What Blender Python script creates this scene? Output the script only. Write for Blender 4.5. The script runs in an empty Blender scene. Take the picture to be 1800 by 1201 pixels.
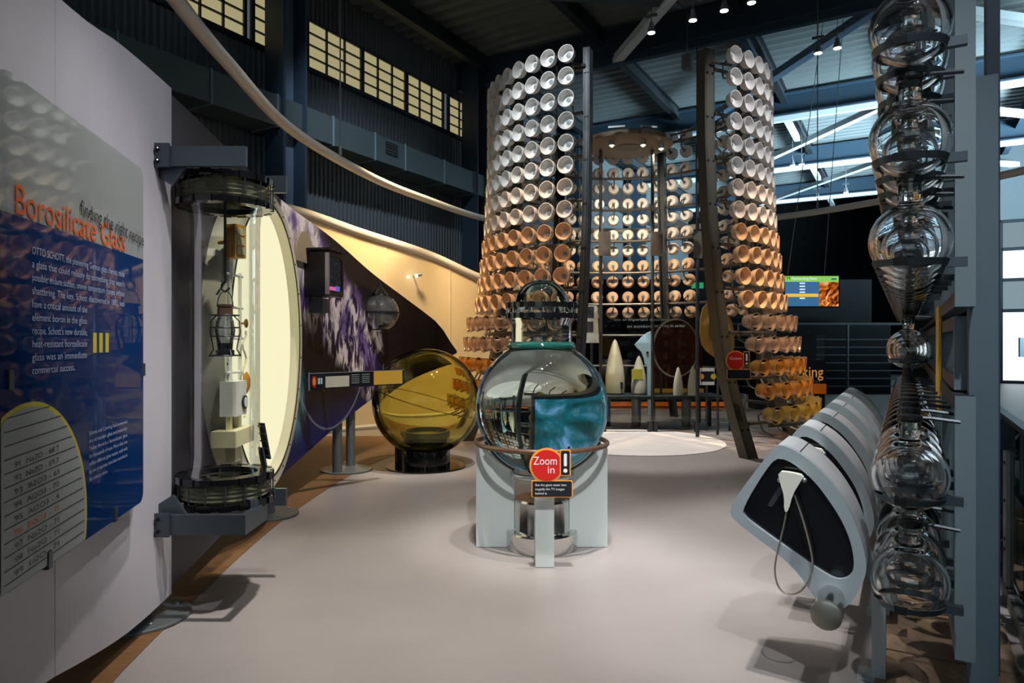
import bpy, bmesh, math, random
from mathutils import Vector, Matrix
random.seed(7)
scene = bpy.context.scene
COL = scene.collection
R = math.radians
F = 1200.0            # focal length in pixels of the 1800 x 1201 frame
EYE = 1.5
def V(*a): return Vector(a)

# ------------------------------------------------------------------ camera
cam = bpy.data.cameras.new('camera'); cam.lens = 24; cam.sensor_width = 36; cam.clip_end = 200
camo = bpy.data.objects.new('camera', cam); COL.objects.link(camo)
camo.location = (0, 0, EYE); camo.rotation_euler = (R(90), 0, 0)
scene.camera = camo
# ------------------------------------------------------------------ world, exposure
wd = bpy.data.worlds.new('world'); scene.world = wd; wd.use_nodes = True
bg = wd.node_tree.nodes['Background']
bg.inputs[0].default_value = (0.62, 0.78, 0.90, 1); bg.inputs[1].default_value = 0.115
vs = scene.view_settings
vs.view_transform = 'Standard'; vs.look = 'None'; vs.exposure = 0.0; vs.gamma = 1.0; vs.use_curve_mapping = False
try:
    scene.cycles.max_bounces = 12; scene.cycles.transmission_bounces = 12; scene.cycles.transparent_max_bounces = 32
    scene.cycles.glossy_bounces = 4; scene.cycles.diffuse_bounces = 2; scene.cycles.adaptive_threshold = .03
    scene.cycles.sample_clamp_indirect = 4.0
except Exception: pass
# ------------------------------------------------------------------ lights (the hall's ceiling spots, daylight from the glazed side)
def spot(loc, target, watts, deg, blend=0.5, color=(1, .95, .88), radius=.06):
    l = bpy.data.lights.new('ceiling_spot', 'SPOT'); l.energy = watts; l.spot_size = R(deg); l.spot_blend = blend
    l.color = color; l.shadow_soft_size = radius
    o = bpy.data.objects.new('ceiling_spot', l); COL.objects.link(o); o.location = loc
    d = Vector(target) - Vector(loc); o.rotation_euler = d.to_track_quat('-Z', 'Y').to_euler(); return o
def area(loc, target, watts, sx, sy, color=(1, 1, 1), spread=180):
    l = bpy.data.lights.new('daylight', 'AREA'); l.energy = watts; l.shape = 'RECTANGLE'; l.size = sx; l.size_y = sy; l.color = color; l.spread = R(spread)
    o = bpy.data.objects.new('daylight', l); COL.objects.link(o); o.location = loc
    d = Vector(target) - Vector(loc); o.rotation_euler = d.to_track_quat('-Z', 'Y').to_euler(); return o
def H_(u, t, z): return (.8660254 * u + .5 * t, -.5 * u + .8660254 * t, z)
WARM = (1, .80, .55); COOL = (.88, .94, 1)
LIGHTS = [
    ((0.2, 2.6, 7.6), (-0.3, 3.9, 0), 2600, 36, 1.0, (1, .95, .89), .12),       # floor in front of the flask
    ((1.5, 4.2, 7.6), (0.9, 5.6, 0), 280, 50, 1.0, (1, .94, .92), .12),          # floor around the flask
    ((1.6, 6.2, 7.6), (0.9, 7.2, 0), 420, 50, 1.0, (1, .94, .90), .12),
    ((0.6, -2.0, 7.2), (0.3, 4.9, .7), 1900, 15, .8, (.97, .99, 1), .08),       # lamps behind the photographer: flask and stand
    ((0.2, -1.6, 7.2), (1.45, 3.4, .9), 1000, 20, .8, (.95, .98, 1), .08),       # stations and flask rack
    ((1.2, -1.2, 7.0), (1.9, 3.2, 2.0), 350, 30, .9, (.90, .97, 1), .08),
    ((1.0, 1.6, 6.5), (-1.95, 3.8, 1.5), 700, 24, 1.0, (.95, .94, 1), .05),      # pale panel, glass cylinder
    ((1.6, 0.8, 5.6), (-1.62, 2.9, 1.95), 700, 22, 1.0, (1, .98, .95), .05),
    ((0.6, 5.0, 7.2), (-2.0, 7.4, 1.5), 1300, 40, .8, (1, .93, .9), .06),         # photo panel
    ((0.2, 6.4, 7.4), (-1.0, 8.2, .7), 1500, 20, .8, (1, .92, .76), .06),        # amber globe
    ((1.0, 3.6, 7.4), (.25, 5.0, 1.2), 800, 17, .8, (1, .96, .9), .05),          # water flask
    ((-1.6, 6.2, 7.6), (0.6, 9.6, 4.4), 1200, 30, .8, (.94, .99, 1), .08),       # tower, left wing
    ((5.2, 5.6, 7.6), (3.4, 9.8, 4.2), 1200, 30, .8, (1, .96, .96), .08),        # tower, right wing
    ((-.6, 7.0, 7.6), (0.2, 9.9, 2.0), 1500, 26, .8, (1, .70, .42), .06),
    ((4.6, 6.6, 7.6), (3.9, 9.9, 1.9), 1900, 26, .8, (1, .68, .38), .06),
    ((-.2, 2.4, 7.4), (1.15, 3.6, .8), 850, 20, .8, (.97, .98, 1), .06),         # listening stations
    ((0.4, 4.4, 7.5), (2.2, 4.9, .8), 1700, 30, .8, (1, .98, .97), .06),
    ((-1.9, 10.1, 5.8), (-1.7, 12.3, 1.9), 1750, 75, 1, (1, .76, .42), .4),      # cream wall
    ((1.9, 11.2, 4.6), (1.8, 10.3, 0), 780, 56, .35, (1, .93, .90), .05),        # canopy down-lights
    ((1.7, 11.3, 4.6), (1.9, 13.2, 2.2), 300, 90, 1, WARM, .05),
    ((2.4, 11.3, 4.6), (2.5, 13.2, 3.4), 220, 100, 1, (1, .82, .6), .05),
    ((-2.5, 8.5, 7.9), H_(-10, 12.5, 2.8), 900, 50, 1, (.80, .88, 1), .1),       # corrugated wall
    ((3.0, 5.6, 7.6), (3.75, 9.5, .9), 1300, 20, .9, (1, .80, .52), .06),        # tower foot, right
    ((-.2, 3.6, 7.8), (-2.6, 7.6, 4.0), 420, 46, 1, (1, .97, .92), .08),         # hanging ring
    ((0.6, 3.3, 6.6), (-1.80, 4.7, 1.35), 700, 15, .8, (1, .95, .80), .05),      # things before the lit oval
]
for a in LIGHTS: spot(*a)
area((21, 10, 1.5), (12, 23, 8.5), 3300, 10, 4, (.62, .88, 1), 55)                   # daylight from the glazed side of the hall

# ------------------------------------------------------------------ building axes: D runs along the hall, RT across it
D = V(.5, math.sqrt(.75), 0); RT = V(math.sqrt(.75), -.5, 0); UP = V(0, 0, 1)
def H(u, t, z=0): return RT * u + D * t + UP * z         # across, along, up
def P(px, py, Y): return V((px - 900) / F * Y, Y, EYE - (py - 600.5) / F * Y)
def on_t(px, py, t):                                      # pixel to the cross plane at t
    r = (px - 900) / F
    u = t * (.8660254 * r - .5) / (.8660254 + .5 * r)
    Y = -.5 * u + .8660254 * t
    return u, EYE - (py - 600.5) / F * Y
def lerp_table(tab, x):
    if x <= tab[0][0]: return tab[0][1]
    for (a, b), (c, d) in zip(tab, tab[1:]):
        if x <= c: return b + (d - b) * (x - a) / (c - a)
    return tab[-1][1]

# ------------------------------------------------------------------ materials
MATS = {}
def principled(name, color, rough=.5, metal=0, **kw):
    m = bpy.data.materials.new(name); m.use_nodes = True
    b = m.node_tree.nodes['Principled BSDF']
    b.inputs['Base Color'].default_value = (*color, 1); b.inputs['Roughness'].default_value = rough
    b.inputs['Metallic'].default_value = metal
    for k, v in kw.items():
        k = k.replace('_', ' ')
        if k == 'Emission Color': v = (*v, 1)
        b.inputs[k].default_value = v
    MATS[name] = m; return m
def noisy(name, c1, c2, scale=6, rough=.5, metal=0, detail=6, bump=0, stretch=(1, 1, 1), **kw):
    m = principled(name, c1, rough, metal, **kw); nt = m.node_tree; b = nt.nodes['Principled BSDF']
    tc = nt.nodes.new('ShaderNodeTexCoord'); mp = nt.nodes.new('ShaderNodeMapping'); mp.inputs['Scale'].default_value = stretch
    n = nt.nodes.new('ShaderNodeTexNoise'); n.inputs['Scale'].default_value = scale; n.inputs['Detail'].default_value = detail
    r = nt.nodes.new('ShaderNodeValToRGB'); r.color_ramp.elements[0].color = (*c1, 1); r.color_ramp.elements[1].color = (*c2, 1)
    r.color_ramp.elements[0].position = .3; r.color_ramp.elements[1].position = .7
    L = nt.links.new
    L(tc.outputs['Object'], mp.inputs[0]); L(mp.outputs[0], n.inputs['Vector']); L(n.outputs['Fac'], r.inputs[0]); L(r.outputs[0], b.inputs['Base Color'])
    if bump:
        bp = nt.nodes.new('ShaderNodeBump'); bp.inputs['Strength'].default_value = bump; bp.inputs['Distance'].default_value = .01
        L(n.outputs['Fac'], bp.inputs['Height']); L(bp.outputs[0], b.inputs['Normal'])
    return m
def emit(name, color, strength):
    m = bpy.data.materials.new(name); m.use_nodes = True; nt = m.node_tree
    nt.nodes.remove(nt.nodes['Principled BSDF']); e = nt.nodes.new('ShaderNodeEmission')
    e.inputs[0].default_value = (*color, 1); e.inputs[1].default_value = strength
    nt.links.new(e.outputs[0], nt.nodes['Material Output'].inputs[0]); MATS[name] = m; return m
def sheet_glass(name, tint, milk=0.0, milk_color=(1, 1, 1), rough=.02, ior=1.45, gain=1.0):
    """thin-walled glass: tinted see-through, Fresnel gloss, optional milkiness"""
    m = bpy.data.materials.new(name); m.use_nodes = True; nt = m.node_tree; nt.nodes.remove(nt.nodes['Principled BSDF'])
    t = nt.nodes.new('ShaderNodeBsdfTransparent'); t.inputs[0].default_value = (*tint, 1)
    g = nt.nodes.new('ShaderNodeBsdfGlossy'); g.inputs['Roughness'].default_value = rough
    f = nt.nodes.new('ShaderNodeFresnel'); f.inputs[0].default_value = ior
    mx = nt.nodes.new('ShaderNodeMixShader'); L = nt.links.new; base = t
    if milk:
        d = nt.nodes.new('ShaderNodeBsdfDiffuse'); d.inputs[0].default_value = (*milk_color, 1)
        tl = nt.nodes.new('ShaderNodeBsdfTranslucent'); tl.inputs[0].default_value = (*milk_color, 1)
        a = nt.nodes.new('ShaderNodeMixShader'); a.inputs[0].default_value = .45; L(d.outputs[0], a.inputs[1]); L(tl.outputs[0], a.inputs[2])
        b = nt.nodes.new('ShaderNodeMixShader'); b.inputs[0].default_value = milk; L(t.outputs[0], b.inputs[1]); L(a.outputs[0], b.inputs[2]); base = b
    mu = nt.nodes.new('ShaderNodeMath'); mu.operation = 'MULTIPLY'; mu.use_clamp = True; mu.inputs[1].default_value = gain
    L(f.outputs[0], mu.inputs[0]); L(mu.outputs[0], mx.inputs[0]); L(base.outputs[0], mx.inputs[1]); L(g.outputs[0], mx.inputs[2])
    L(mx.outputs[0], nt.nodes['Material Output'].inputs[0]); MATS[name] = m; return m
def solid_glass(name, tint, ior, density=0.0, absorb=(1, 1, 1)):
    m = bpy.data.materials.new(name); m.use_nodes = True; nt = m.node_tree; nt.nodes.remove(nt.nodes['Principled BSDF'])
    g = nt.nodes.new('ShaderNodeBsdfGlass'); g.inputs['Color'].default_value = (*tint, 1); g.inputs['IOR'].default_value = ior; g.inputs['Roughness'].default_value = 0
    nt.links.new(g.outputs[0], nt.nodes['Material Output'].inputs[0])
    if density:
        v = nt.nodes.new('ShaderNodeVolumeAbsorption'); v.inputs[0].default_value = (*absorb, 1); v.inputs[1].default_value = density
        nt.links.new(v.outputs[0], nt.nodes['Material Output'].inputs[1])
    MATS[name] = m; return m
class N:
    """small helper for node maths"""
    def __init__(s, nt): s.nt = nt
    def val(s, x, sock):
        if isinstance(x, (int, float)): sock.default_value = x
        else: s.nt.links.new(x, sock)
    def m(s, op, a, b=0, c=None, clamp=False):
        n = s.nt.nodes.new('ShaderNodeMath'); n.operation = op; n.use_clamp = clamp
        s.val(a, n.inputs[0]); s.val(b, n.inputs[1])
        if c is not None: s.val(c, n.inputs[2])
        return n.outputs[0]
    def ramp(s, x, lo, hi):
        n = s.nt.nodes.new('ShaderNodeMapRange'); n.interpolation_type = 'SMOOTHSTEP'
        s.val(x, n.inputs[0]); n.inputs[1].default_value = lo; n.inputs[2].default_value = hi; return n.outputs[0]
    def noise(s, vec, scale, detail=6, rough=.55, dist=0):
        n = s.nt.nodes.new('ShaderNodeTexNoise'); n.inputs['Scale'].default_value = scale; n.inputs['Detail'].default_value = detail
        n.inputs['Roughness'].default_value = rough; n.inputs['Distortion'].default_value = dist
        if vec is not None: s.nt.links.new(vec, n.inputs['Vector'])
        return n.outputs['Fac']
    def mix(s, f, a, b):
        n = s.nt.nodes.new('ShaderNodeMix'); n.data_type = 'RGBA'; s.val(f, n.inputs[0])
        for x, i in ((a, 6), (b, 7)):
            if isinstance(x, tuple): n.inputs[i].default_value = (*x, 1)
            else: s.nt.links.new(x, n.inputs[i])
        return n.outputs[2]
    def xyz(s, kind='Object', scale=(1, 1, 1)):
        tc = s.nt.nodes.new('ShaderNodeTexCoord'); sp = s.nt.nodes.new('ShaderNodeSeparateXYZ')
        mp = s.nt.nodes.new('ShaderNodeMapping'); mp.inputs['Scale'].default_value = scale
        s.nt.links.new(tc.outputs[kind], sp.inputs[0]); s.nt.links.new(tc.outputs[kind], mp.inputs[0])
        return sp.outputs[0], sp.outputs[1], sp.outputs[2], mp.outputs[0]

noisy('floor_concrete', (.30, .268, .256), (.345, .312, .298), 1.1, .42, bump=.03, detail=9)
noisy('floor_brown', (.16, .075, .028), (.24, .12, .05), 9, .55, stretch=(1, 6, 1))
noisy('floor_wood', (.16, .10, .06), (.26, .18, .12), 7, .5, stretch=(6, 1, 1))
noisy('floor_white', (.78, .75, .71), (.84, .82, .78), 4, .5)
principled('wall_metal', (.12, .142, .16), .5, .1)
principled('duct_metal', (.09, .13, .145), .42, .2)
principled('duct_edge', (.24, .36, .40), .4, .3)
principled('steel_blue', (.028, .055, .088), .5)
principled('steel_blue_lit', (.13, .21, .32), .5)  # blue steel with the light on it put into the colour
principled('rack_steel', (.17, .225, .26), .45)
principled('rack_shaded', (.095, .14, .175), .45)  # darker copy of the rack steel: shading on the columns put into colour
principled('truss_daylit', (.78, .86, .90), .5)  # daylight on the far roof steel put into the colour
principled('deck', (.20, .23, .24), .5, .2)
principled('dark_steel', (.035, .042, .05), .45, .4)
principled('black', (.008, .008, .009), .4)
principled('black_gloss', (.006, .006, .008), .12)
principled('black_wall', (.004, .005, .006), .9, Specular_IOR_Level=.1)
emit('window_light', (.80, .70, .38), .46)
emit('day_window', (.80, .93, 1), 1.6)
emit('rear_day', (.72, .92, 1), 1.2)
emit('day_window_dim', (.45, .62, .70), .5)
principled('white_tube', (.78, .77, .74), .35)
principled('cable', (.22, .24, .25), .5, .6)
noisy('white_panel', (.46, .44, .49), (.54, .52, .555), 1.2, .5, stretch=(2, 2, .5))
principled('cream_wall', (.80, .63, .40), .12, Coat_Weight=.4)
principled('cream_trim', (.72, .68, .62), .35)
principled('bracket_steel', (.075, .095, .115), .38, .6)
principled('bolt_steel', (.5, .5, .5), .3, .9)
principled('chrome', (.62, .62, .60), .16, 1)
principled('aluminium', (.50, .53, .56), .34, .85)
principled('frame_paint', (.37, .43, .46), .42, .1)
principled('fin_paint', (.52, .57, .56), .4)
principled('grey_post', (.16, .18, .19), .45, .5)
principled('tower_steel', (.10, .098, .085), .45, .5)
principled('pipe_steel', (.13, .13, .125), .4, .7)
principled('canopy_brown', (.14, .105, .075), .45)
principled('brass', (.42, .28, .10), .3, .8)
principled('brown_ring', (.16, .09, .06), .35, .5)
sheet_glass('clear_sheet', (.94, .97, .96))
sheet_glass('case_glass', (.95, .97, .96), gain=.5)
sheet_glass('green_sheet', (.45, .62, .60), .10, (.2, .35, .36))
sheet_glass('frosted_sheet', (.66, .72, .70), .80, (.74, .78, .76), .03, 1.45, 1.3)
sheet_glass('blue_sheet', (.10, .16, .35), .88, (.012, .075, .30), .03)
sheet_glass('globe_glass', (.93, .95, .96), .14, (.75, .80, .80), gain=4)
solid_glass('water', (.97, 1, .995), 1.333, .55, (.45, .82, .80))
solid_glass('flask_water', (.985, 1, .995), 1.34)
solid_glass('amber_outer', (.88, .88, .56), 1.45)
solid_glass('amber_inner', (1, .98, .80), 1 / 1.45)
solid_glass('shell_outer', (1, 1, 1), 1.45)
solid_glass('shell_inner', (1, 1, 1), 1 / 1.45)
sheet_glass('rim_glass', (.6, .62, .5), .6, (.42, .43, .30), gain=2)
sheet_glass('bulb_glass', (.955, .97, .94), gain=1.6, rough=.01)
sheet_glass('neck_glass', (.86, .93, .88), gain=1.7)
sheet_glass('teal_glass', (.25, .62, .52), .25, (.05, .42, .36), gain=1.6)
sheet_glass('amber_globe', (.90, .80, .46), .16, (.75, .60, .20), gain=1.3, rough=.01)
principled('opal_white', (.80, .79, .78), .22)
principled('opal_pale', (.80, .72, .66), .22)
principled('opal_peach', (.82, .54, .34), .22)  # peach opal, partly warm lamplight put into the colour
sheet_glass('pink_glass', (.92, .78, .68), .36, (.90, .68, .54), gain=1.2)
sheet_glass('amber_glass', (.98, .72, .36), .34, (1, .56, .16), gain=1.2)
sheet_glass('honey_glass', (.97, .84, .48), .32, (.98, .72, .22), gain=1.2)
principled('boss_grey', (.24, .28, .30), .4)
emit('oval_glow', (1, .94, .62), .95)
principled('ivory_frame', (.80, .76, .58), .3)
principled('gasket', (.01, .012, .01), .5)
principled('orange_box', (.62, .30, .02), .45)
principled('orange_lens', (.85, .34, .02), .2)
principled('lens_face', (.48, .40, .20), .3)
principled('pale_stone', (.75, .68, .40), .6)
principled('arch_beige', (.36, .28, .17), .5)
principled('white_paint', (.80, .79, .70), .4)
principled('sign_red', (.62, .015, .012), .4)
principled('sign_orange', (.85, .36, .05), .45)
principled('lit_orange', (.85, .36, .05), .45, Emission_Color=(.9, .36, .05), Emission_Strength=.5)
principled('sign_black', (.008, .010, .018), .4)
principled('print_white', (.82, .82, .80), .5)
principled('print_pale_blue', (.42, .52, .72), .5)
principled('print_orange', (.80, .12, .02), .5)
principled('print_black', (.012, .012, .014), .5)
principled('print_yellow', (.62, .52, .05), .5)
principled('print_grey', (.36, .40, .40), .5)
principled('paper', (.60, .58, .47), .6)
principled('photo_dark', (.05, .05, .05), .4)
principled('plaque_gold', (.72, .42, .05), .5)
principled('print_teal', (.05, .28, .32), .5)
principled('glass_board', (.17, .20, .19), .3)
principled('rail_dark', (.06, .07, .08), .4, .5)
emit('lamp_glow', (1, .95, .85), 14)
emit('lamp_warm', (1, .82, .50), 14)
principled('radome_cream', (.66, .60, .40), .35)
principled('radome_white', (.74, .72, .60), .35)
sheet_glass('brown_disc', (.50, .26, .18), .25, (.16, .045, .03))
sheet_glass('amber_cloth', (.55, .33, .07), .75, (.50, .30, .07), .3)
principled('mirror_blue', (.52, .72, .82), .3)
principled('rim_metal', (.45, .42, .36), .3, .8)
emit('exit_green', (.02, .55, .20), .6)
emit('tv_green', (.30, .68, .12), .9)
emit('tv_blue', (.055, .19, .38), .8)
emit('tv_yellow', (.95, .58, .10), .9)
emit('tv_white', (.85, .95, 1), 1.0)
principled('stripe_orange', (.80, .16, .01), .5, Emission_Color=(.9, .18, .01), Emission_Strength=.15)
def fire_screen(name, c0, c1, c2, scale, strength, dist=2.0, stretch=(1, 1, 1)):
    m = bpy.data.materials.new(name); m.use_nodes = True; nt = m.node_tree; nt.nodes.remove(nt.nodes['Principled BSDF']); n = N(nt)
    x, y, z, v = n.xyz('Object', stretch)
    f = n.noise(v, scale, 5, .6, dist); r = nt.nodes.new('ShaderNodeValToRGB'); nt.links.new(f, r.inputs[0])
    e = r.color_ramp.elements; e[0].color = (*c0, 1); e[0].position = .38; e[1].color = (*c2, 1); e[1].position = .68
    k = e.new(.54); k.color = (*c1, 1)
    em = nt.nodes.new('ShaderNodeEmission'); em.inputs[1].default_value = strength; nt.links.new(r.outputs[0], em.inputs[0])
    nt.links.new(em.outputs[0], nt.nodes['Material Output'].inputs[0]); MATS[name] = m
fire_screen('tv_fire', (.02, .005, .004), (.75, .16, .01), (1, .80, .5), 5, .9)
fire_screen('tv_flame_blue', (.012, .065, .07), (.025, .20, .27), (.30, .50, .95), 6, .65, 2.5)
fire_screen('monitor_picture', (.02, .022, .024), (.03, .03, .035), (.10, .09, .10), 30, .5)

def photo_print():
    """the panel's printed photograph: violet-white splash on near black, blue sheen and a cyan fan low down"""
    m = principled('photo_print', (.01, .008, .015), .45, Specular_IOR_Level=.3); nt = m.node_tree; n = N(nt); b = nt.nodes['Principled BSDF']
    x, y, z, v = n.xyz('Object'); mp = nt.nodes.new('ShaderNodeMapping'); mp.inputs['Scale'].default_value = (1, 2.3, 1.2)
    tc = nt.nodes.new('ShaderNodeTexCoord'); nt.links.new(tc.outputs['Object'], mp.inputs[0])
    # distance from a slanting path  z = 2.62 - 0.62 (y - 6.0)
    path = n.m('SUBTRACT', z, n.m('SUBTRACT', 2.50, n.m('MULTIPLY', n.m('SUBTRACT', y, 6.1), .50)))
    wob = n.noise(v, 1.4, 3); path = n.m('ADD', path, n.m('MULTIPLY', n.m('SUBTRACT', wob, .5), .7))
    band = n.m('SUBTRACT', 1, n.ramp(n.m('ABSOLUTE', path), .12, .80))
    band = n.m('MULTIPLY', band, n.m('MULTIPLY', n.ramp(y, 5.9, 6.3), n.m('SUBTRACT', 1, n.ramp(y, 8.7, 9.0))))
    low = n.m('MULTIPLY', n.m('SUBTRACT', 1, n.ramp(n.m('ABSOLUTE', n.m('SUBTRACT', y, 8.35)), .05, .45)), n.m('MULTIPLY', n.ramp(z, .95, 1.2), n.m('SUBTRACT', 1, n.ramp(z, 1.7, 2.0))))
    band = n.m('MAXIMUM', band, low)
    tex = n.noise(mp.outputs[0], 2.3, 8, .58, 1.4)
    spl = n.m('MULTIPLY', n.ramp(tex, .44, .56), n.ramp(band, .12, .6))
    head = n.m('MULTIPLY', n.m('SUBTRACT', 1, n.ramp(y, 6.5, 7.3)), n.m('MULTIPLY', n.ramp(y, 5.95, 6.0), n.ramp(z, 1.75, 2.25)))
    spl = n.m('MAXIMUM', spl, n.m('MULTIPLY', head, n.ramp(tex, .15, .60)))
    tint = n.noise(v, 2.4, 4)
    c_spl = n.mix(n.ramp(tint, .40, .54), (.20, .12, .34), (.85, .74, .72))
    base = n.mix(n.m('MULTIPLY', n.m('SUBTRACT', 1, n.ramp(z, .45, 1.0)), n.ramp(y, 5.6, 6.6)), (.008, .005, .009), (.006, .012, .13))
    vio = n.m('MULTIPLY', n.ramp(band, .2, .9), .8)
    base = n.mix(vio, base, (.030, .014, .075))
    ground = n.mix(n.ramp(y, 5.85, 5.95), (.060, .055, .075), base)
    col = n.mix(spl, ground, c_spl)
    # cyan fan
    dy = n.m('SUBTRACT', y, 6.35); dz = n.m('SUBTRACT', z, .95)
    fan = n.m('SQRT', n.m('ADD', n.m('POWER', n.m('MULTIPLY', dy, 1.5), 2), n.m('POWER', dz, 2)))
    fm = n.m('MULTIPLY', n.m('SUBTRACT', 1, n.ramp(fan, .10, .48)), .9)
    mp2 = nt.nodes.new('ShaderNodeMapping'); mp2.inputs['Scale'].default_value = (1, 22, 2.5); nt.links.new(tc.outputs['Object'], mp2.inputs[0])
    col = n.mix(n.m('MULTIPLY', fm, n.ramp(n.noise(mp2.outputs[0], 2, 3), .25, .6)), col, (.16, .42, .52))
    # thin pale arcs (wire outline of a goblet)
    ey = n.m('DIVIDE', n.m('SUBTRACT', y, 7.35), 1.05); ez = n.m('DIVIDE', n.m('SUBTRACT', z, 1.45), .88)
    el = n.m('SQRT', n.m('ADD', n.m('MULTIPLY', ey, ey), n.m('MULTIPLY', ez, ez)))
    arc = n.m('MULTIPLY', n.m('SUBTRACT', 1, n.ramp(n.m('ABSOLUTE', n.m('SUBTRACT', el, 1)), .005, .02)), n.m('SUBTRACT', 1, n.ramp(z, 1.2, 1.6)))
    col = n.mix(n.m('MULTIPLY', arc, .6), col, (.30, .34, .42))
    nt.links.new(col, b.inputs['Base Color'])
photo_print()
def brushed(name, color):
    m = principled(name, color, .32, .45); nt = m.node_tree; n = N(nt); b = nt.nodes['Principled BSDF']
    x, y, z, v = n.xyz('Object', (3, 3, 3))
    f = n.noise(v, 6, 6, .7); nt.links.new(n.m('ADD', .26, n.m('MULTIPLY', f, .2)), b.inputs['Roughness'])
brushed('brushed_aluminium', (.74, .74, .76))

# ------------------------------------------------------------------ mesh builder
def off(o):
    w = V(0, 0, 0)
    while o is not None: w += o.location; o = o.parent
    return w
class MB:
    def __init__(s): s.v = []; s.f = []; s.m = []; s.mi = 0
    def add(s, vs, fs):
        k = len(s.v); s.v += [Vector(p) for p in vs]
        for f in fs: s.f.append([k + i for i in f]); s.m.append(s.mi)
        return s
    def hexa(s, p):
        return s.add(p, [(0, 3, 2, 1), (4, 5, 6, 7), (0, 1, 5, 4), (1, 2, 6, 5), (2, 3, 7, 6), (3, 0, 4, 7)])
    def box(s, c, size, ax=(V(1, 0, 0), V(0, 1, 0), V(0, 0, 1))):
        c = Vector(c); a, b, d = [ax[i] * (size[i] / 2) for i in range(3)]
        return s.hexa([c - a - b - d, c + a - b - d, c + a + b - d, c - a + b - d, c - a - b + d, c + a - b + d, c + a + b + d, c - a + b + d])
    def bar(s, p, q, w, h, up=UP):
        p = Vector(p); q = Vector(q); d = (q - p); L = d.length; d.normalize(); x = d.cross(up)
        if x.length < 1e-4: x = d.cross(V(1, 0, 0))
        x.normalize(); y = x.cross(d)
        return s.box((p + q) / 2, (w, L, h), (x, d, y))
    def ibeam(s, p, q, w, h, th=.03, up=UP):
        p = Vector(p); q = Vector(q); d = (q - p).normalized(); x = d.cross(up).normalized(); y = x.cross(d)
        s.bar(p + y * (h / 2 - th / 2), q + y * (h / 2 - th / 2), w, th, up); s.bar(p - y * (h / 2 - th / 2), q - y * (h / 2 - th / 2), w, th, up)
        return s.bar(p, q, th, h - 2 * th, up)
    def prism(s, pts, vec):
        pts = [Vector(p) for p in pts]; vec = Vector(vec); n = len(pts)
        return s.add(pts + [p + vec for p in pts], [tuple(range(n))[::-1], tuple(range(n, 2 * n))] + [(i, (i + 1) % n, n + (i + 1) % n, n + i) for i in range(n)])
    def ring(s, outer, inner, vec):
        n = len(outer); vec = Vector(vec); o = [Vector(p) for p in outer]; i_ = [Vector(p) for p in inner]
        vs = o + i_ + [p + vec for p in o] + [p + vec for p in i_]; fs = []
        for k in range(n):
            j = (k + 1) % n
            fs += [(k, n + k, n + j, j), (2 * n + k, 2 * n + j, 3 * n + j, 3 * n + k), (k, j, 2 * n + j, 2 * n + k), (n + k, 3 * n + k, 3 * n + j, n + j)]
        return s.add(vs, fs)
    def lathe(s, prof, o=(0, 0, 0), axis=UP, seg=24, caps=True, flute=None):
        o = Vector(o); axis = Vector(axis).normalized(); x = axis.cross(V(0, 0, 1))
        if x.length < 1e-4: x = V(1, 0, 0)
        x.normalize(); y = axis.cross(x); vs = []; fs = []; n = len(prof)
        for k in range(seg):
            a = 2 * math.pi * k / seg; d = x * math.cos(a) + y * math.sin(a)
            w = 1 + (flute * (1 if k % 2 else -1) if flute else 0)
            for r, h in prof: vs.append(o + d * r * w + axis * h)
        for k in range(seg):
            j = (k + 1) % seg
            for i in range(n - 1): fs.append((k * n + i, j * n + i, j * n + i + 1, k * n + i + 1))
        if caps:
            if prof[0][0] > 1e-5: fs.append(tuple(k * n for k in range(seg))[::-1])
            if prof[-1][0] > 1e-5: fs.append(tuple(k * n + n - 1 for k in range(seg)))
        return s.add(vs, fs)
    def cyl(s, p, q, r, seg=16, r2=None):
        p = Vector(p); q = Vector(q); L = (q - p).length
        return s.lathe([(r, 0), (r if r2 is None else r2, L)], p, q - p, seg)
    def sphere(s, c, r, seg=24, rings=14, lo=-90, hi=90):
        prof = [(max(0, r * math.cos(R(lo + (hi - lo) * i / rings))), r * math.sin(R(lo + (hi - lo) * i / rings))) for i in range(rings + 1)]
        return s.lathe([(a if a > 1e-6 else 0, b) for a, b in prof], c, UP, seg, caps=True)
    def tube(s, path, r, seg=8, closed=False, up=UP):
        path = [Vector(p) for p in path]; n = len(path); vs = []; fs = []; prev = None
        for i, p in enumerate(path):
            a = path[(i - 1) % n] if closed or i else p; b = path[(i + 1) % n] if closed or i < n - 1 else p
            d = (b - a).normalized()
            x = d.cross(up) if prev is None else prev - d * prev.dot(d)
            if x.length < 1e-4: x = d.cross(V(1, 0, 0))
            x.normalize(); y = d.cross(x); prev = x
            for k in range(seg):
                t = 2 * math.pi * k / seg; vs.append(p + x * (r * math.cos(t)) + y * (r * math.sin(t)))
        for i in range(n if closed else n - 1):
            j = (i + 1) % n
            for k in range(seg): l = (k + 1) % seg; fs.append((i * seg + k, i * seg + l, j * seg + l, j * seg + k))
        if not closed: fs += [tuple(range(seg))[::-1], tuple(range((n - 1) * seg, n * seg))]
        return s.add(vs, fs)
    def mesh(s, name, mats, base=V(0, 0, 0), smooth=False, angle=40):
        me = bpy.data.meshes.new(name); me.from_pydata([tuple(p - base) for p in s.v], [], s.f)
        mats = mats if isinstance(mats, (list, tuple)) else [mats]
        for k in mats: me.materials.append(MATS[k])
        if len(mats) > 1: me.polygons.foreach_set('material_index', s.m)
        bm = bmesh.new(); bm.from_mesh(me); bmesh.ops.remove_doubles(bm, verts=bm.verts, dist=1e-6)
        bmesh.ops.recalc_face_normals(bm, faces=bm.faces); bm.to_mesh(me); bm.free()
        if smooth:
            me.shade_smooth()
            if angle < 180: me.set_sharp_from_angle(angle=R(angle))
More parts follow.
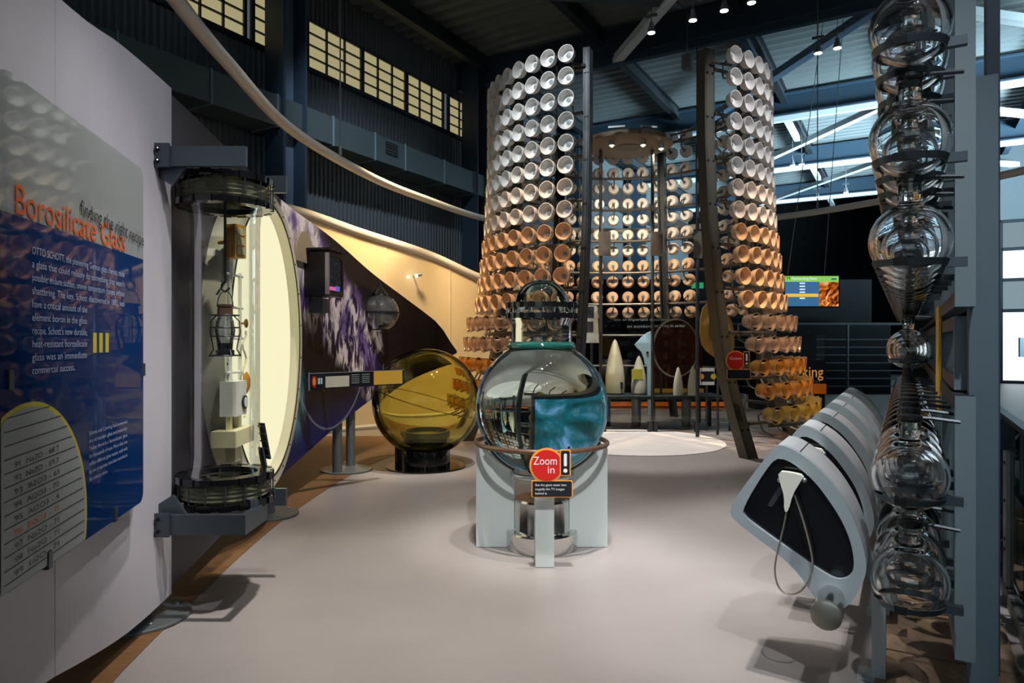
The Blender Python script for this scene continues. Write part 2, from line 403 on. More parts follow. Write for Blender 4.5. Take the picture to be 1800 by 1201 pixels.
        me.update(); return me
    def build(s, name, mats, parent=None, smooth=False, angle=40, base=None):
        b = off(parent) if parent is not None else (V(0, 0, 0) if base is None else Vector(base))
        me = s.mesh(name, mats, b, smooth, angle); o = bpy.data.objects.new(name, me); COL.objects.link(o)
        if parent is not None: o.parent = parent
        else: o.location = b
        return o
def tag(o, label=None, cat=None, group=None, kind=None):
    if label: o['label'] = label
    if cat: o['category'] = cat
    if group: o['group'] = group
    if kind: o['kind'] = kind
    return o
def thing(name, loc, label, cat, group=None):
    o = bpy.data.objects.new(name, None); COL.objects.link(o); o.location = loc; o.empty_display_size = .1
    return tag(o, label, cat, group)
def inst(me, name, parent, loc, rot=None):
    o = bpy.data.objects.new(name, me); COL.objects.link(o)
    if parent is not None: o.parent = parent
    o.location = Vector(loc) - (off(parent) if parent is not None else V(0, 0, 0))
    if rot is not None: o.rotation_euler = rot
    return o
def copy_tree(o, shift=None, parent=None):
    c = o.copy(); COL.objects.link(c); c.parent = parent
    if shift is not None: c.location = o.location + shift
    for ch in o.children: copy_tree(ch, None, c)
    return c
def text(body, size, mat, parent, o, xd, yd, name='lettering', align='LEFT', width=None, proud=.0015, space=1.0):
    cu = bpy.data.curves.new('t', 'FONT'); cu.body = body; cu.size = size; cu.align_x = align; cu.space_line = space; cu.resolution_u = 3
    ob = bpy.data.objects.new('t', cu); COL.objects.link(ob)
    me = bpy.data.meshes.new_from_object(ob); bpy.data.objects.remove(ob); bpy.data.curves.remove(cu)
    xs = [v.co.x for v in me.vertices] or [0, 1]; k = width / (max(xs) - min(xs)) if width else 1
    xd = Vector(xd).normalized(); yd = Vector(yd).normalized(); nz = xd.cross(yd); b = off(parent)
    for v in me.vertices: v.co = Vector(o) + xd * (v.co.x * k) + yd * v.co.y + nz * proud - b
    me.materials.clear(); me.materials.append(MATS[mat]); me.name = name
    ob = bpy.data.objects.new(name, me); COL.objects.link(ob); ob.parent = parent; ob['kind'] = 'stuff'; return ob
def chaikin(pts, n=2, closed=True):
    for _ in range(n):
        q = []
        for i in range(len(pts) if closed else len(pts) - 1):
            a = Vector(pts[i]); b = Vector(pts[(i + 1) % len(pts)]); q += [a * .75 + b * .25, a * .25 + b * .75]
        pts = q if closed else [Vector(pts[0])] + q + [Vector(pts[-1])]
    return pts
def spline(pts, n=8):
    pts = [Vector(p) for p in pts]; out = []
    for i in range(len(pts) - 1):
        a = pts[max(i - 1, 0)]; b = pts[i]; c = pts[i + 1]; d = pts[min(i + 2, len(pts) - 1)]
        for k in range(n):
            t = k / n
            out.append(.5 * ((2 * b) + (c - a) * t + (2 * a - 5 * b + 4 * c - d) * t * t + (3 * b - a - 3 * c + d) * t ** 3))
    return out + [pts[-1]]
def ellipse(c, ax, ay, n=48): return [Vector(c) + Vector(ax) * math.cos(2 * math.pi * k / n) + Vector(ay) * math.sin(2 * math.pi * k / n) for k in range(n)]
def round_rect(c, x, y, w, h, r, n=5):
    c = Vector(c); out = []
    for sx, sy, a0 in ((1, 1, 0), (-1, 1, 90), (-1, -1, 180), (1, -1, 270)):
        for k in range(n + 1):
            a = R(a0 + 90 * k / n); out.append(c + x * (sx * (w / 2 - r) + r * math.cos(a)) + y * (sy * (h / 2 - r) + r * math.sin(a)))
    return out
ORD = ['first', 'second', 'third', 'fourth', 'fifth', 'sixth', 'seventh', 'eighth', 'ninth', 'tenth', 'eleventh', 'twelfth', 'thirteenth', 'fourteenth',
       'fifteenth', 'sixteenth', 'seventeenth', 'eighteenth', 'nineteenth', 'twentieth', 'twenty-first', 'twenty-second', 'twenty-third', 'twenty-fourth', 'twenty-fifth']

# ================================================================== THE SETTING
floor = MB().box((11, 17, -.05), (60, 56, .1)).build('floor', 'floor_concrete'); tag(floor, kind='structure')
# plan of the curved exhibit panel: depth Y -> X
PLAN = [(1.2, -1.47), (1.7, -1.6), (2.2, -1.73), (2.7, -1.81), (3.2, -1.88), (3.9, -1.935), (4.9, -2.0), (6.0, -2.02), (7.2, -1.95), (8.0, -1.86),
        (8.6, -1.75), (9.2, -1.58), (9.7, -1.4), (10.1, -1.2), (10.4, -1.0), (10.65, -.85)]
PL = spline([V(x, y, 0) for y, x in PLAN], 6)
def plan(Y): return lerp_table([(p.y, p.x) for p in PL], Y)
def plan_dir(Y): d = V(plan(Y + .05) - plan(Y - .05), .1, 0); return d.normalized()
def plan_Y(px):                                           # depth at which the panel crosses an image column
    r = (px - 900) / F; lo, hi = 1.2, 10.65
    for _ in range(40):
        mid = (lo + hi) / 2
        if plan(mid) / mid < r: lo = mid
        else: hi = mid
    return lo
def edge_table(pts):
    out = []
    for px, py in pts: Y = plan_Y(px); out.append((Y, EYE - (py - 600.5) / F * Y))
    return out
TOP = [(1.2, 2.80)] + edge_table([(90, 0), (200, 80), (305, 170), (400, 262), (505, 360), (600, 432), (700, 515), (760, 560), (785, 590), (800, 617)])
BOT = [(1.2, .36)] + edge_table([(60, 1200), (200, 1120), (305, 1028), (390, 940), (500, 832), (580, 760), (640, 712), (700, 672), (760, 643), (800, 621)])
TOP = [(p.x, p.y) for p in spline([V(a, b, 0) for a, b in TOP], 6)]; BOT = BOT[:1] + [(p.x, p.y) for p in spline([V(a, b, 0) for a, b in BOT[1:]], 6)]
# brown floor behind the panel
m = MB(); ys = [1.0 + .35 * i for i in range(29)]
edge = [V(plan(min(y, 10.6)) + .10 if y > 1.2 else -1.4, y, .004) for y in ys]
m.add(edge + [V(-9.5, p.y, .004) for p in edge], [(i, i + 1, len(ys) + i + 1, len(ys) + i) for i in range(len(ys) - 1)])
m.build('brown_floor', 'floor_brown', floor)
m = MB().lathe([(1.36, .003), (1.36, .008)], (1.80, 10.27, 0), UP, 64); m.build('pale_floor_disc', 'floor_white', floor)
m = MB()
for i in range(9): m.box(H(.16, 2.2 + i * .62, .010), (.56, .60, .018), (RT, D, UP))
m.build('plank_strip', 'floor_wood', floor)

# corrugated wall on the left of the hall
def corrugated(u, t0, t1, z0, z1, pitch=.115, dep=.03):
    m = MB(); prof = []; t = t0
    while t < t1: prof += [(t, 0), (t + pitch * .4, 0), (t + pitch * .5, dep), (t + pitch * .9, dep)]; t += pitch
    vs = [H(u + d, t, z) for z in (z0, z1) for t, d in prof]; n = len(prof)
    return m.add(vs, [(i, i + 1, n + i + 1, n + i) for i in range(n - 1)])
m = corrugated(-10, -4, 36, 0, 6.74)
k = corrugated(-10, -4, 36, 7.70, 8.6); m.add(k.v, k.f)
wl = tag(m.build('wall_left', 'wall_metal'), kind='structure')
FR = [2.30 + 6.03 * k for k in range(6)]                  # frames along the hall
for t in FR[:5]:
    m = MB(); c = -9.35
    m.box(H(c, t - .24, 4.2), (.46, .05, 8.4), (RT, D, UP)).box(H(c, t + .24, 4.2), (.46, .05, 8.4), (RT, D, UP)); m.build('column_flange', 'steel_blue', wl)
    MB().box(H(c - .08, t, 4.2), (.04, .44, 8.4), (RT, D, UP)).build('column_web', 'steel_blue_lit', wl)  # web paler than its flanges: light falling on it is in the colour
MB().box(H(-9.93, 16, 6.72), (.12, 40, .07), (RT, D, UP)).build('sill', 'dark_steel', wl)
# ribbon of lit windows
pane_me = MB().box((0, 0, 0), (.02, .1, .1)).mesh('pane', 'window_light')
wins = [(4.2, 5.7, 3), (6.2, 7.95, 4), (8.12, 9.3, 3), (9.38, 10.88, 3), (10.92, 12.34, 3), (12.40, 13.80, 3), (14.05, 15.45, 3), (15.5, 16.9, 3)]
ang = math.atan2(RT.y, RT.x)
for i, (a, b, n) in enumerate(wins):
    w = MB()
    for k in range(n + 1): w.box(H(-9.96, a + (b - a) * k / n, 7.22), (.07, .03 if 0 < k < n else .06, .96), (RT, D, UP))
    for k in range(5): w.box(H(-9.96, (a + b) / 2, 6.76 + .92 * k / 4), (.06, b - a, .026), (RT, D, UP))
    o = tag(w.build('window_%d' % (i + 1), 'dark_steel'), kind='structure')
    for k in range(n):
        for j in range(4):
            p = inst(pane_me, 'pane', o, H(-9.98, a + (b - a) * (k + .5) / n, 6.76 + .92 * (j + .5) / 4), (0, 0, ang))
            p.scale = (1, (b - a) / n / .1, 2.3)
# rectangular air duct along that wall
duct = thing('air_duct', H(-9.4, 8, 5.14), 'long grey rectangular air duct along the corrugated wall under the windows', 'duct')
cuts = [3.2, 5.3, 6.73, 8.0, 9.3, 10.45, 11.4, 12.8, 14.1, 15.6, 17.2]
for a, b in zip(cuts, cuts[1:]):
    MB().box(H(-9.5, (a + b) / 2, 5.40), (.62, b - a - .02, .52), (RT, D, UP)).build('duct_section', 'duct_metal', duct)
for a in cuts: MB().box(H(-9.5, a, 5.40), (.66, .025, .56), (RT, D, UP)).build('duct_flange', 'duct_edge', duct)
g = MB().box(H(-9.185, 10.95, 5.46), (.02, .36, .26), (RT, D, UP)).build('air_grille', 'black', duct)
for k in range(4): MB().box(H(-9.17, 10.95, 5.37 + .06 * k), (.02, .34, .012), (RT, D, UP)).build('grille_slat', 'duct_metal', g)

# roof deck, frames, purlins, braces
m = MB(); prof = []; t = -6.0
while t < 37: prof += [(t, 8.52), (t + .14, 8.52), (t + .18, 8.60), (t + .32, 8.60)]; t += .36
n = len(prof); vs = [H(u, t, z) for u in (-10, 16) for t, z in prof]
m.add(vs, [(i, i + 1, n + i + 1, n + i) for i in range(n - 1)])
ceil = tag(m.build('ceiling', 'deck'), kind='structure')
for k, t in enumerate(FR): MB().ibeam(H(-9.9, t, 8.12), H(16, t, 8.12), .30, .62, .04).build('roof_beam', 'steel_blue', ceil)
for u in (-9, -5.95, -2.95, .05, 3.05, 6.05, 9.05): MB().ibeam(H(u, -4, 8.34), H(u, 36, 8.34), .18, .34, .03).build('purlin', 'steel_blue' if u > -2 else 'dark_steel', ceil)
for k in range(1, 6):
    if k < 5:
        MB().bar(H(-.3, FR[k + 1] if False else FR[k], 7.78), H(-5.6, FR[k] + 6.03, 7.78), .20, .16).build('roof_brace', 'steel_blue_lit' if k == 2 else 'truss_daylit', ceil)
        MB().bar(H(-.3, FR[k], 7.78), H(6, FR[k] + 6.03, 7.78), .20, .16).build('roof_brace', 'truss_daylit', ceil)
    MB().bar(H(-2.95, FR[k], 7.84), H(-2.95, FR[k] + 2.6, 7.84), .16, .14).build('strut', 'truss_daylit' if k > 2 else 'steel_blue', ceil)
    MB().bar(H(-9, FR[k], 7.74), H(14, FR[k], 7.74), .16, .14).build('chord', 'truss_daylit' if k > 2 else 'steel_blue', ceil)  # far chords take the tone with daylight in its colour
# sloped grey sheet under the roof (top left)
MB().prism([H(-8.6, 9.6, 8.0), H(-4.6, 8.2, 8.2), H(-3.6, 12.6, 7.7)], (0, 0, .05)).build('baffle_sheet', 'duct_metal', ceil)
MB().cyl(H(-3.0, 11.2, 7.65), H(1.8, 11.2, 7.65), .045, 12).build('light_pipe', 'grey_post', ceil)
# far end of the hall
we = tag(MB().box(H(-3.6, 36, 4.3), (12.8, .2, 8.6), (RT, D, UP)).build('wall_end', 'black_wall'), kind='structure')
w9 = MB()
for u in (2.95, 4.65, 6.35, 8.05, 9.75, 11.45): w9.box(H(u, 30, 2.9), (.10, .12, 5.8), (RT, D, UP))
for z in (.05, 2.6, 3.7, 4.8, 5.8): w9.box(H(7.2, 30, z), (8.5, .12, .12), (RT, D, UP))
w9 = tag(w9.build('window_9', 'dark_steel'), kind='structure')
for u0 in (2.95, 4.65, 6.35, 8.05, 9.75):
    for z0, z1, mt in ((.1, 2.55, 'day_window'), (2.65, 3.65, 'day_window_dim' if u0 < 4 else 'day_window'), (3.75, 4.75, 'day_window'), (4.85, 5.75, 'day_window_dim')):
        MB().box(H(u0 + .85, 30.02, (z0 + z1) / 2), (1.6, .03, z1 - z0), (RT, D, UP)).build('pane', mt, w9)
tag(MB().box(H(7.4, 30, 7.2), (9, .2, 2.7), (RT, D, UP)).build('wall_right_end', 'wall_metal'), kind='structure')
tag(MB().box(H(2.85, 33, 4.3), (.2, 6, 8.6), (RT, D, UP)).build('wall_return', 'black_wall'), kind='structure')
# glazed wall behind the photographer
w10 = MB()
for u in range(-9, 13, 3): w10.box(H(u, -9, 3), (.14, .14, 6), (RT, D, UP))
for z in (.6, 2.2, 3.8, 5.4): w10.box(H(1.5, -9, z), (21, .14, .12), (RT, D, UP))
w10 = tag(w10.build('window_10', 'dark_steel'), kind='structure')
for u in (-3, 0, 3):
    for z in (2.2, 3.8): MB().box(H(u + 1.5, -9.03, z + .8), (2.86, .02, 1.48), (RT, D, UP)).build('pane', 'rear_day', w10)
# dark gallery wall behind the tower
tag(MB().box(V(6.0, 19.5, 1.0), (9.5, .25, 2.0)).box(V(6, 21, 1.7), (10, .25, 3.4)).build('wall_back', 'black_wall'), kind='structure')

# ------------------------------------------------------------------ cream curved wall
CW = spline([V(-5.2, 8.4, 3.7), V(-4.2, 10.0, 3.62), V(-3.4, 10.85, 3.55), V(-2.6, 11.6, 3.34), V(-1.5, 12.4, 3.05), V(-.6, 13.0, 2.69), V(.3, 13.8, 2.5)], 8)
m = MB(); n = len(CW); dd = V(-.55, .84, 0) * .1
vs = [V(p.x, p.y, 0) for p in CW] + list(CW) + [V(p.x, p.y, 0) + dd for p in CW] + [p + dd for p in CW]
for i in range(n - 1): m.add([vs[i], vs[i + 1], vs[n + i + 1], vs[n + i]], [(0, 1, 2, 3)]); m.add([vs[2 * n + i], vs[2 * n + i + 1], vs[3 * n + i + 1], vs[3 * n + i]], [(0, 1, 2, 3)])
wc = tag(m.build('wall_cream', 'cream_wall', smooth=True), kind='structure')
MB().tube([p + V(0, 0, .02) for p in CW], .075, 10).build('wall_cap', 'cream_trim', wc, smooth=True)
MB().tube([V(p.x + .03, p.y - .05, .05) for p in CW], .04, 6).build('skirting', 'cream_trim', wc)
for px in (671, 795):
    p = min(CW, key=lambda q: abs(900 + F * q.x / q.y - px)); MB().bar(p + V(.004, -.012, -.05), V(p.x + .004, p.y - .012, .1), .008, .008).build('panel_joint', 'cream_trim', wc)

# ================================================================== HANGING RING
ring_pts = [(250, -90), (310, 0), (400, 110), (515, 230), (650, 310), (745, 349), (855, 385), (1000, 412), (1130, 418), (1345, 385), (1540, 355), (1800, 300), (2000, 250)]
rp = []
for px, py in ring_pts: Y = 2.5 * F / (600.5 - py); rp.append(V((px - 900) / F * Y, Y, 4.0))
rp[7] = V(1.0, 15.2, 4.0); rp[8] = V(3.1, 15.35, 4.0)
root = thing('hanging_ring', rp[6], 'large white curved tube hung on cables around the tower', 'hanging ring')
MB().tube(spline(rp, 10), .062, 12).build('tube', 'white_tube', root, smooth=True)
for px, py in ((598, 278), (1437, 370), (1675, 327)):
    Y = 2.5 * F / (600.5 - py); x = (px - 900) / F * Y
    MB().cyl((x, Y, 4.04), (x, Y, 8.5), .010, 6).build('cable', 'cable', root); MB().cyl((x, Y, 4.03), (x, Y, 4.16), .025, 8).build('clamp', 'cable', root)

# ================================================================== CURVED EXHIBIT PANEL
def panel_board(Y0, Y1, name, mat, parent, thick=.05, n=None, inset=0.0):
    n = n or max(2, int((Y1 - Y0) / .12)); m = MB(); rows = []
    for i in range(n + 1):
        Y = Y0 + (Y1 - Y0) * i / n; d = plan_dir(Y); nx = V(d.y, -d.x, 0); p = V(plan(Y), Y, 0) + nx * inset
        b = lerp_table(BOT, Y); t = max(lerp_table(TOP, Y), b + .01)
        rows.append((p + UP * b, p + UP * t, p - nx * thick + UP * b, p - nx * thick + UP * t))
    for a, b in zip(rows, rows[1:]):
        m.add([a[0], b[0], b[1], a[1]], [(0, 1, 2, 3)]); m.add([a[2], b[2], b[3], a[3]], [(3, 2, 1, 0)])
        m.add([a[1], b[1], b[3], a[3]], [(0, 1, 2, 3)]); m.add([a[0], b[0], b[2], a[2]], [(3, 2, 1, 0)])
    for a in (rows[0], rows[-1]): m.add(a, [(0, 1, 3, 2)])
    return m.build(name, mat, parent, smooth=True, angle=30)
wp = thing('exhibit_panel', (plan(3), 3, 0), 'curved pale lilac-grey panel behind the glass text sheet', 'exhibit panel')
panel_board(1.2, 2.62, 'panel_sheet', 'white_panel', wp, inset=.04); panel_board(2.624, 3.78, 'panel_sheet', 'white_panel', wp, inset=.04)
pp = thing('photo_panel', (0, 0, 0), 'dark curved panel printed with a violet and white splash', 'exhibit panel')
jts = [3.74, plan_Y(415), plan_Y(505), plan_Y(582), plan_Y(709), plan_Y(765), 10.64]
for a, b in zip(jts, jts[1:]): panel_board(a, b - .006, 'printed_board', 'photo_print', pp)
# floor posts of the panels
def floor_post(x, y, ztop, parent, r=.05, plate=.24):
    b = MB().lathe([(plate, .006), (plate, .016), (plate - .01, .02)], (x, y, 0), UP, 32).build('base_plate', 'grey_post', parent)
    MB().lathe([(r, .02), (r, ztop)], (x, y, 0), UP, 20).build('post', 'grey_post', parent, smooth=True)
    for k in range(4):
        a = R(45 + 90 * k); MB().lathe([(.012, .018), (.012, .03), (.006, .034)], (x + plate * .75 * math.cos(a), y + plate * .75 * math.sin(a), 0), UP, 8).build('bolt', 'bolt_steel', parent)
floor_post(plan(3.7) - .10, 3.7, 1.2, wp, .06, .26); floor_post(plan(1.8) - .12, 1.8, 1.2, wp, .06, .26)
floor_post(plan(5.9) - .09, 5.9, 1.3, pp, .06, .26); 
for yy in (7.75, 8.15): MB().lathe([(.055, .02), (.055, 1.5)], (plan(yy) - .09, yy, 0), UP, 20).build('post', 'grey_post', pp, smooth=True)
MB().lathe([(.30, .006), (.30, .018), (.29, .022)], (plan(7.95) - .06, 7.95, 0), UP, 32).build('base_plate', 'grey_post', pp)

# ------------------------------------------------------------------ glass text sheet on the pale panel
A = V(-1.55, 2.1, 0); B = V(-1.78, 3.26, 0); SD = (B - A).normalized(); SN = V(SD.y, -SD.x, 0)
def on_sheet(px, py):
    r = (px - 900) / F; k = (A.x - r * A.y) / (r * SD.y - SD.x); Y = A.y + SD.y * k
    return k, EYE - (py - 600.5) / F * Y
def SH(k, z, lift=0): return A + SD * k + UP * z + SN * lift
sheet = thing('glass_text_panel', A + SD * .6 + UP * .66, 'tall glass panel titled Borosilicate Glass with a blue printed lower half', 'text panel')
k1 = on_sheet(247, 600)[0]; k0 = -.075; zt = 2.325; zb = .735; zs = 1.893
TH = .012
def sheet_poly(k0, k1, z0, z1, corners):
    pts = []; r = .05
    for cx, cz, a0, on in ((k1, z1, 0, corners[0]), (k0, z1, 90, corners[1]), (k0, z0, 180, corners[2]), (k1, z0, 270, corners[3])):
        sx = -1 if cx == k1 else 1; sz = -1 if cz == z1 else 1
        if not on: pts.append((cx, cz)); continue
        for i in range(7): a = R(a0 + 15 * i); pts.append((cx + sx * r + r * math.cos(a), cz + sz * r + r * math.sin(a)))
    return pts
MB().prism([SH(k, z) for k, z in sheet_poly(k0, k1, zs, zt, (1, 1, 0, 0))], SN * TH).build('frosted_upper_glass', 'frosted_sheet', sheet)
blue = MB().prism([SH(k, z) for k, z in sheet_poly(k0, k1, zb, zs, (0, 0, 1, 1))], SN * TH).build('blue_printed_glass', 'blue_sheet', sheet)
L1 = TH + .001
# ledger page: oval clipped by the sheet's lower left, yellow outline
kc, zc = on_sheet(20, 880); ke = on_sheet(146, 800)[0]; ztop = on_sheet(85, 700)[1]
a_ = ke - .10; kc = .10; zc = zb + .11; b_ = ztop - zc
def clip_oval(s):
    out = []
    for i in range(90):
        t = 2 * math.pi * i / 90; out.append((max(k0 + .004, kc + a_ * s * math.cos(t)), max(zb + .004, zc + b_ * s * math.sin(t))))
    return out
MB().prism([SH(k, z, L1) for k, z in clip_oval(1)], SN * .001).build('oval_outline', 'print_yellow', blue)
MB().prism([SH(k, z, L1 + .001) for k, z in clip_oval(.965)], SN * .001).build('ledger_page', 'print_grey', blue)
led = MB()
for i in range(13):
    z = zb + .04 + i * .042; w = 1 - ((z - zc) / b_) ** 2
    if w <= 0: continue
    w = .93 * a_ * math.sqrt(w); led.hexa([SH(max(k0 + .02, kc - w), z - .0015 - .012, L1 + .003), SH(kc + w, z - .0015 + .0, L1 + .003), SH(kc + w, z + .0015, L1 + .003), SH(max(k0 + .02, kc - w), z + .0015 - .012, L1 + .003)] + [SH(max(k0 + .02, kc - w), z - .0015 - .012, L1 + .0035), SH(kc + w, z - .0015, L1 + .0035), SH(kc + w, z + .0015, L1 + .0035), SH(max(k0 + .02, kc - w), z + .0015 - .012, L1 + .0035)])
led.build('ruled_lines', 'print_black', blue)
rows = ['91  Na2O - 68.7', '92  Na2O - 69.7', '93  B2O3 - 61', '94  Al2O3 - 70', '95  Al2O3 - 4', '96  B2O3 - 71', '97  Na2O - 71', '98  Na2O - 71', '99  Li2O - 71']
for i, s in enumerate(rows):
    z = zb + .05 + .042 * (8 - i); text(s, .026, 'print_orange' if i == 5 else 'print_black', blue, SH(.0, z - .011, L1 + .003), SD + UP * .03, UP, 'handwriting', width=.30)
text('Borosilicate Glass', .135, 'print_orange', sheet, SH(.0, zs + .005, L1 + .002), SD, UP, 'title', width=on_sheet(212, 440)[0] - .0)
f0 = on_sheet(132, 390)[0]
text('finding the right recipe', .085, 'print_black', sheet, SH(f0, zs + .085, L1 + .004), SD - UP * .03, UP, 'subtitle', width=k1 - f0 - .012)
p0 = on_sheet(47, 460)[0]; p1 = on_sheet(145, 560)[0]; p2 = on_sheet(212, 470)[0]
for i, (s, w) in enumerate([('OTTO SCHOTT, the pioneering German glass chemist, made', p2 - p0), ('a glass that could reliably do something that wasn\'t', p2 - p0), ('possible: endure sudden, uneven temperature changes without', p2 - p0),
                       ('shattering. The key, Schott discovered in 1882, was', p2 - p0), ('have a critical amount of the', p1 - p0), ('element boron in the glass', p1 - p0), ("recipe. Schott's new durable,", p1 - p0),
                       ('heat-resistant borosilicate', p1 - p0), ('glass was an immediate', p1 - p0), ('commercial success.', (p1 - p0) * .75)]):
    text(s, .036, 'print_pale_blue', blue, SH(p0, 1.785 - .0435 * i, L1 + .001), SD, UP, 'body_text', width=w)
q0 = on_sheet(149, 700)[0]; q1 = on_sheet(217, 700)[0]
for i, s in enumerate(['Schott and Corning had numerous', 'era of modern glass and materials.', "Today there is a 'borosilicate' glass", 'for thousands of uses. More than one', 'million different glass recipes, each with', 'its own properties, have been recorded in', 'the century since.']):
    text(s, .022, 'print_pale_blue', blue, SH(q0, 1.135 - .030 * i, L1 + .001), SD, UP, 'body_text', width=(q1 - q0) * (1 if i < 6 else .45))
bk = MB()
for i in range(3): k = on_sheet(157 + 11 * i, 600)[0]; bk.hexa([SH(k, z, L1 + l) for z, l in ((0, 0),)] * 0 or [SH(k, 1.455, L1), SH(k + .032, 1.455, L1), SH(k + .032, 1.535, L1), SH(k, 1.535, L1), SH(k, 1.455, L1 + .002), SH(k + .032, 1.455, L1 + .002), SH(k + .032, 1.535, L1 + .002), SH(k, 1.535, L1 + .002)])
bk.build('picture_strip', 'print_yellow', blue)
for px, py in ((246, 650), (196, 905), (78, 985), (8, 668)):
    k, z = on_sheet(px, py); z = max(z, zb + .005); k = max(min(k, k1), k0 + .01)
    MB().box(SH(k, z, -.04), (.028, .12, .06), (SD, SN, UP)).build('standoff_clip', 'bracket_steel', sheet)

# ------------------------------------------------------------------ oval light box
OC = V(plan(5.2) + .10, 5.19, 1.5); od = plan_dir(5.2); on = V(od.y, -od.x, 0); oa, ob_ = .87, 1.10
oval = thing('oval_light_box', OC - UP * ob_, 'tall oval light box glowing pale yellow on the photo panel', 'light box')
MB().ring(ellipse(OC - on * .09, od * (oa + .03), UP * (ob_ + .03), 72), ellipse(OC - on * .09, od * (oa - .05), UP * (ob_ - .05), 72), on * .16).build('rim', 'ivory_frame', oval, smooth=True, angle=50)
MB().ring(ellipse(OC + on * .071, od * (oa - .05), UP * (ob_ - .05), 72), ellipse(OC + on * .071, od * (oa - .065), UP * (ob_ - .065), 72), on * .006).build('gasket', 'gasket', oval)
MB().prism(ellipse(OC - on * .02, od * (oa - .06), UP * (ob_ - .06), 72), on * .012).build('lit_face', 'oval_glow', oval)
bolt_me = MB().lathe([(.007, 0), (.007, .006), (.004, .008)], (0, 0, 0), on, 8).mesh('bolt', 'gasket')
for k in range(24):
    a = 2 * math.pi * (k + .5) / 24; inst(bolt_me, 'rim_bolt', oval, OC + od * ((oa - .01) * math.cos(a)) + UP * ((ob_ - .01) * math.sin(a)) + on * .068)
def at_x(px, py, X): Y = X / ((px - 900) / F); return V(X, Y, EYE - (py - 600.5) / F * Y)
# signal box, white railway model, orange lenses in front of the lit face
c = at_x(413, 425, -1.77)
o = thing('signal_box', c - UP * .12, 'orange box with a column of three square lenses on the glowing oval', 'signal box')
ax = (V(.94, -.34, 0), V(.34, .94, 0), UP)
MB().box(c, (.09, .10, .21), ax).build('housing', 'orange_box', o)
for k in (-1, 0, 1): MB().box(c + ax[0] * .047 + UP * (.062 * k), (.008, .07, .048), ax).build('lens', 'lens_face', o)
MB().cyl(c - ax[0] * .04, c - ax[0] * .13, .012, 8).build('wall_bracket', 'orange_box', o)
c = at_x(404, 540, -1.80)
o = thing('pipe_apparatus', (c.x, c.y, .8), 'white pipe apparatus standing before the glowing oval behind the lantern', 'apparatus')
MB().cyl((c.x, c.y, .92), (c.x, c.y, 2.02), .014, 10).build('upright', 'white_paint', o); MB().cyl((c.x, c.y + .16, .92), (c.x, c.y + .16, 1.95), .012, 10).build('upright', 'white_paint', o)
for z in (1.05, 1.30, 1.52, 1.72, 1.93): MB().cyl((c.x, c.y - .06, z), (c.x, c.y + .20, z), .009, 8).build('cross_pipe', 'white_paint', o)
MB().tube([V(c.x + .03, c.y + .16 + .03 * math.sin(k * 1.1), 1.0 + .03 * k) for k in range(20)], .007, 6).build('coil', 'pale_stone', o)
MB().lathe([(.0, 0), (.03, .005), (.03, .012), (.008, .02), (.008, .06)], (c.x + .05, c.y + .16, 1.62), V(-1, 0, 0), 12).build('valve_knob', 'brass', o)
c = at_x(410, 700, -1.79)
o = thing('gauge_cabinet', c - UP * .14, 'white cabinet with a round dial in front of the lit oval', 'cabinet')
MB().box(c, (.10, .19, .22), (on, od, UP)).build('body', 'white_paint', o)
dl = MB().lathe([(.044, 0), (.044, .012), (.036, .014)], c + on * .05 + od * .05 - UP * .03, on, 20).build('dial', 'gasket', o)
MB().lathe([(.033, .013), (.033, .016)], c + on * .05 + od * .05 - UP * .03, on, 20).build('dial_face', 'print_white', dl)
for s in (-.07, .07): MB().box(c + od * s - UP * .15, (.03, .03, .09), (on, od, UP)).build('foot', 'pale_stone', o)
c2 = c - UP * .245
o = thing('stone_plinth', c2 - UP * .05, 'pale yellow block under the white cabinet at the oval', 'plinth'); MB().box(c2, (.15, .34, .10), (on, od, UP)).build('block', 'pale_stone', o)
MB().box(c2 - UP * .10, (.06, .10, .12), (on, od, UP)).build('support', 'pale_stone', o)
c = at_x(433, 673, -1.83)
o = thing('orange_lens', c - UP * .08, 'round orange glass lens facing the hall on the lit oval', 'lens'); MB().lathe([(.0, .016), (.05, .012), (.075, 0), (.05, -.012), (0, -.016)], c, on, 24).build('lens_glass', 'orange_lens', o, smooth=True)
MB().cyl(c - on * .012, c - on * .06, .012, 8).build('stem', 'brass', o)

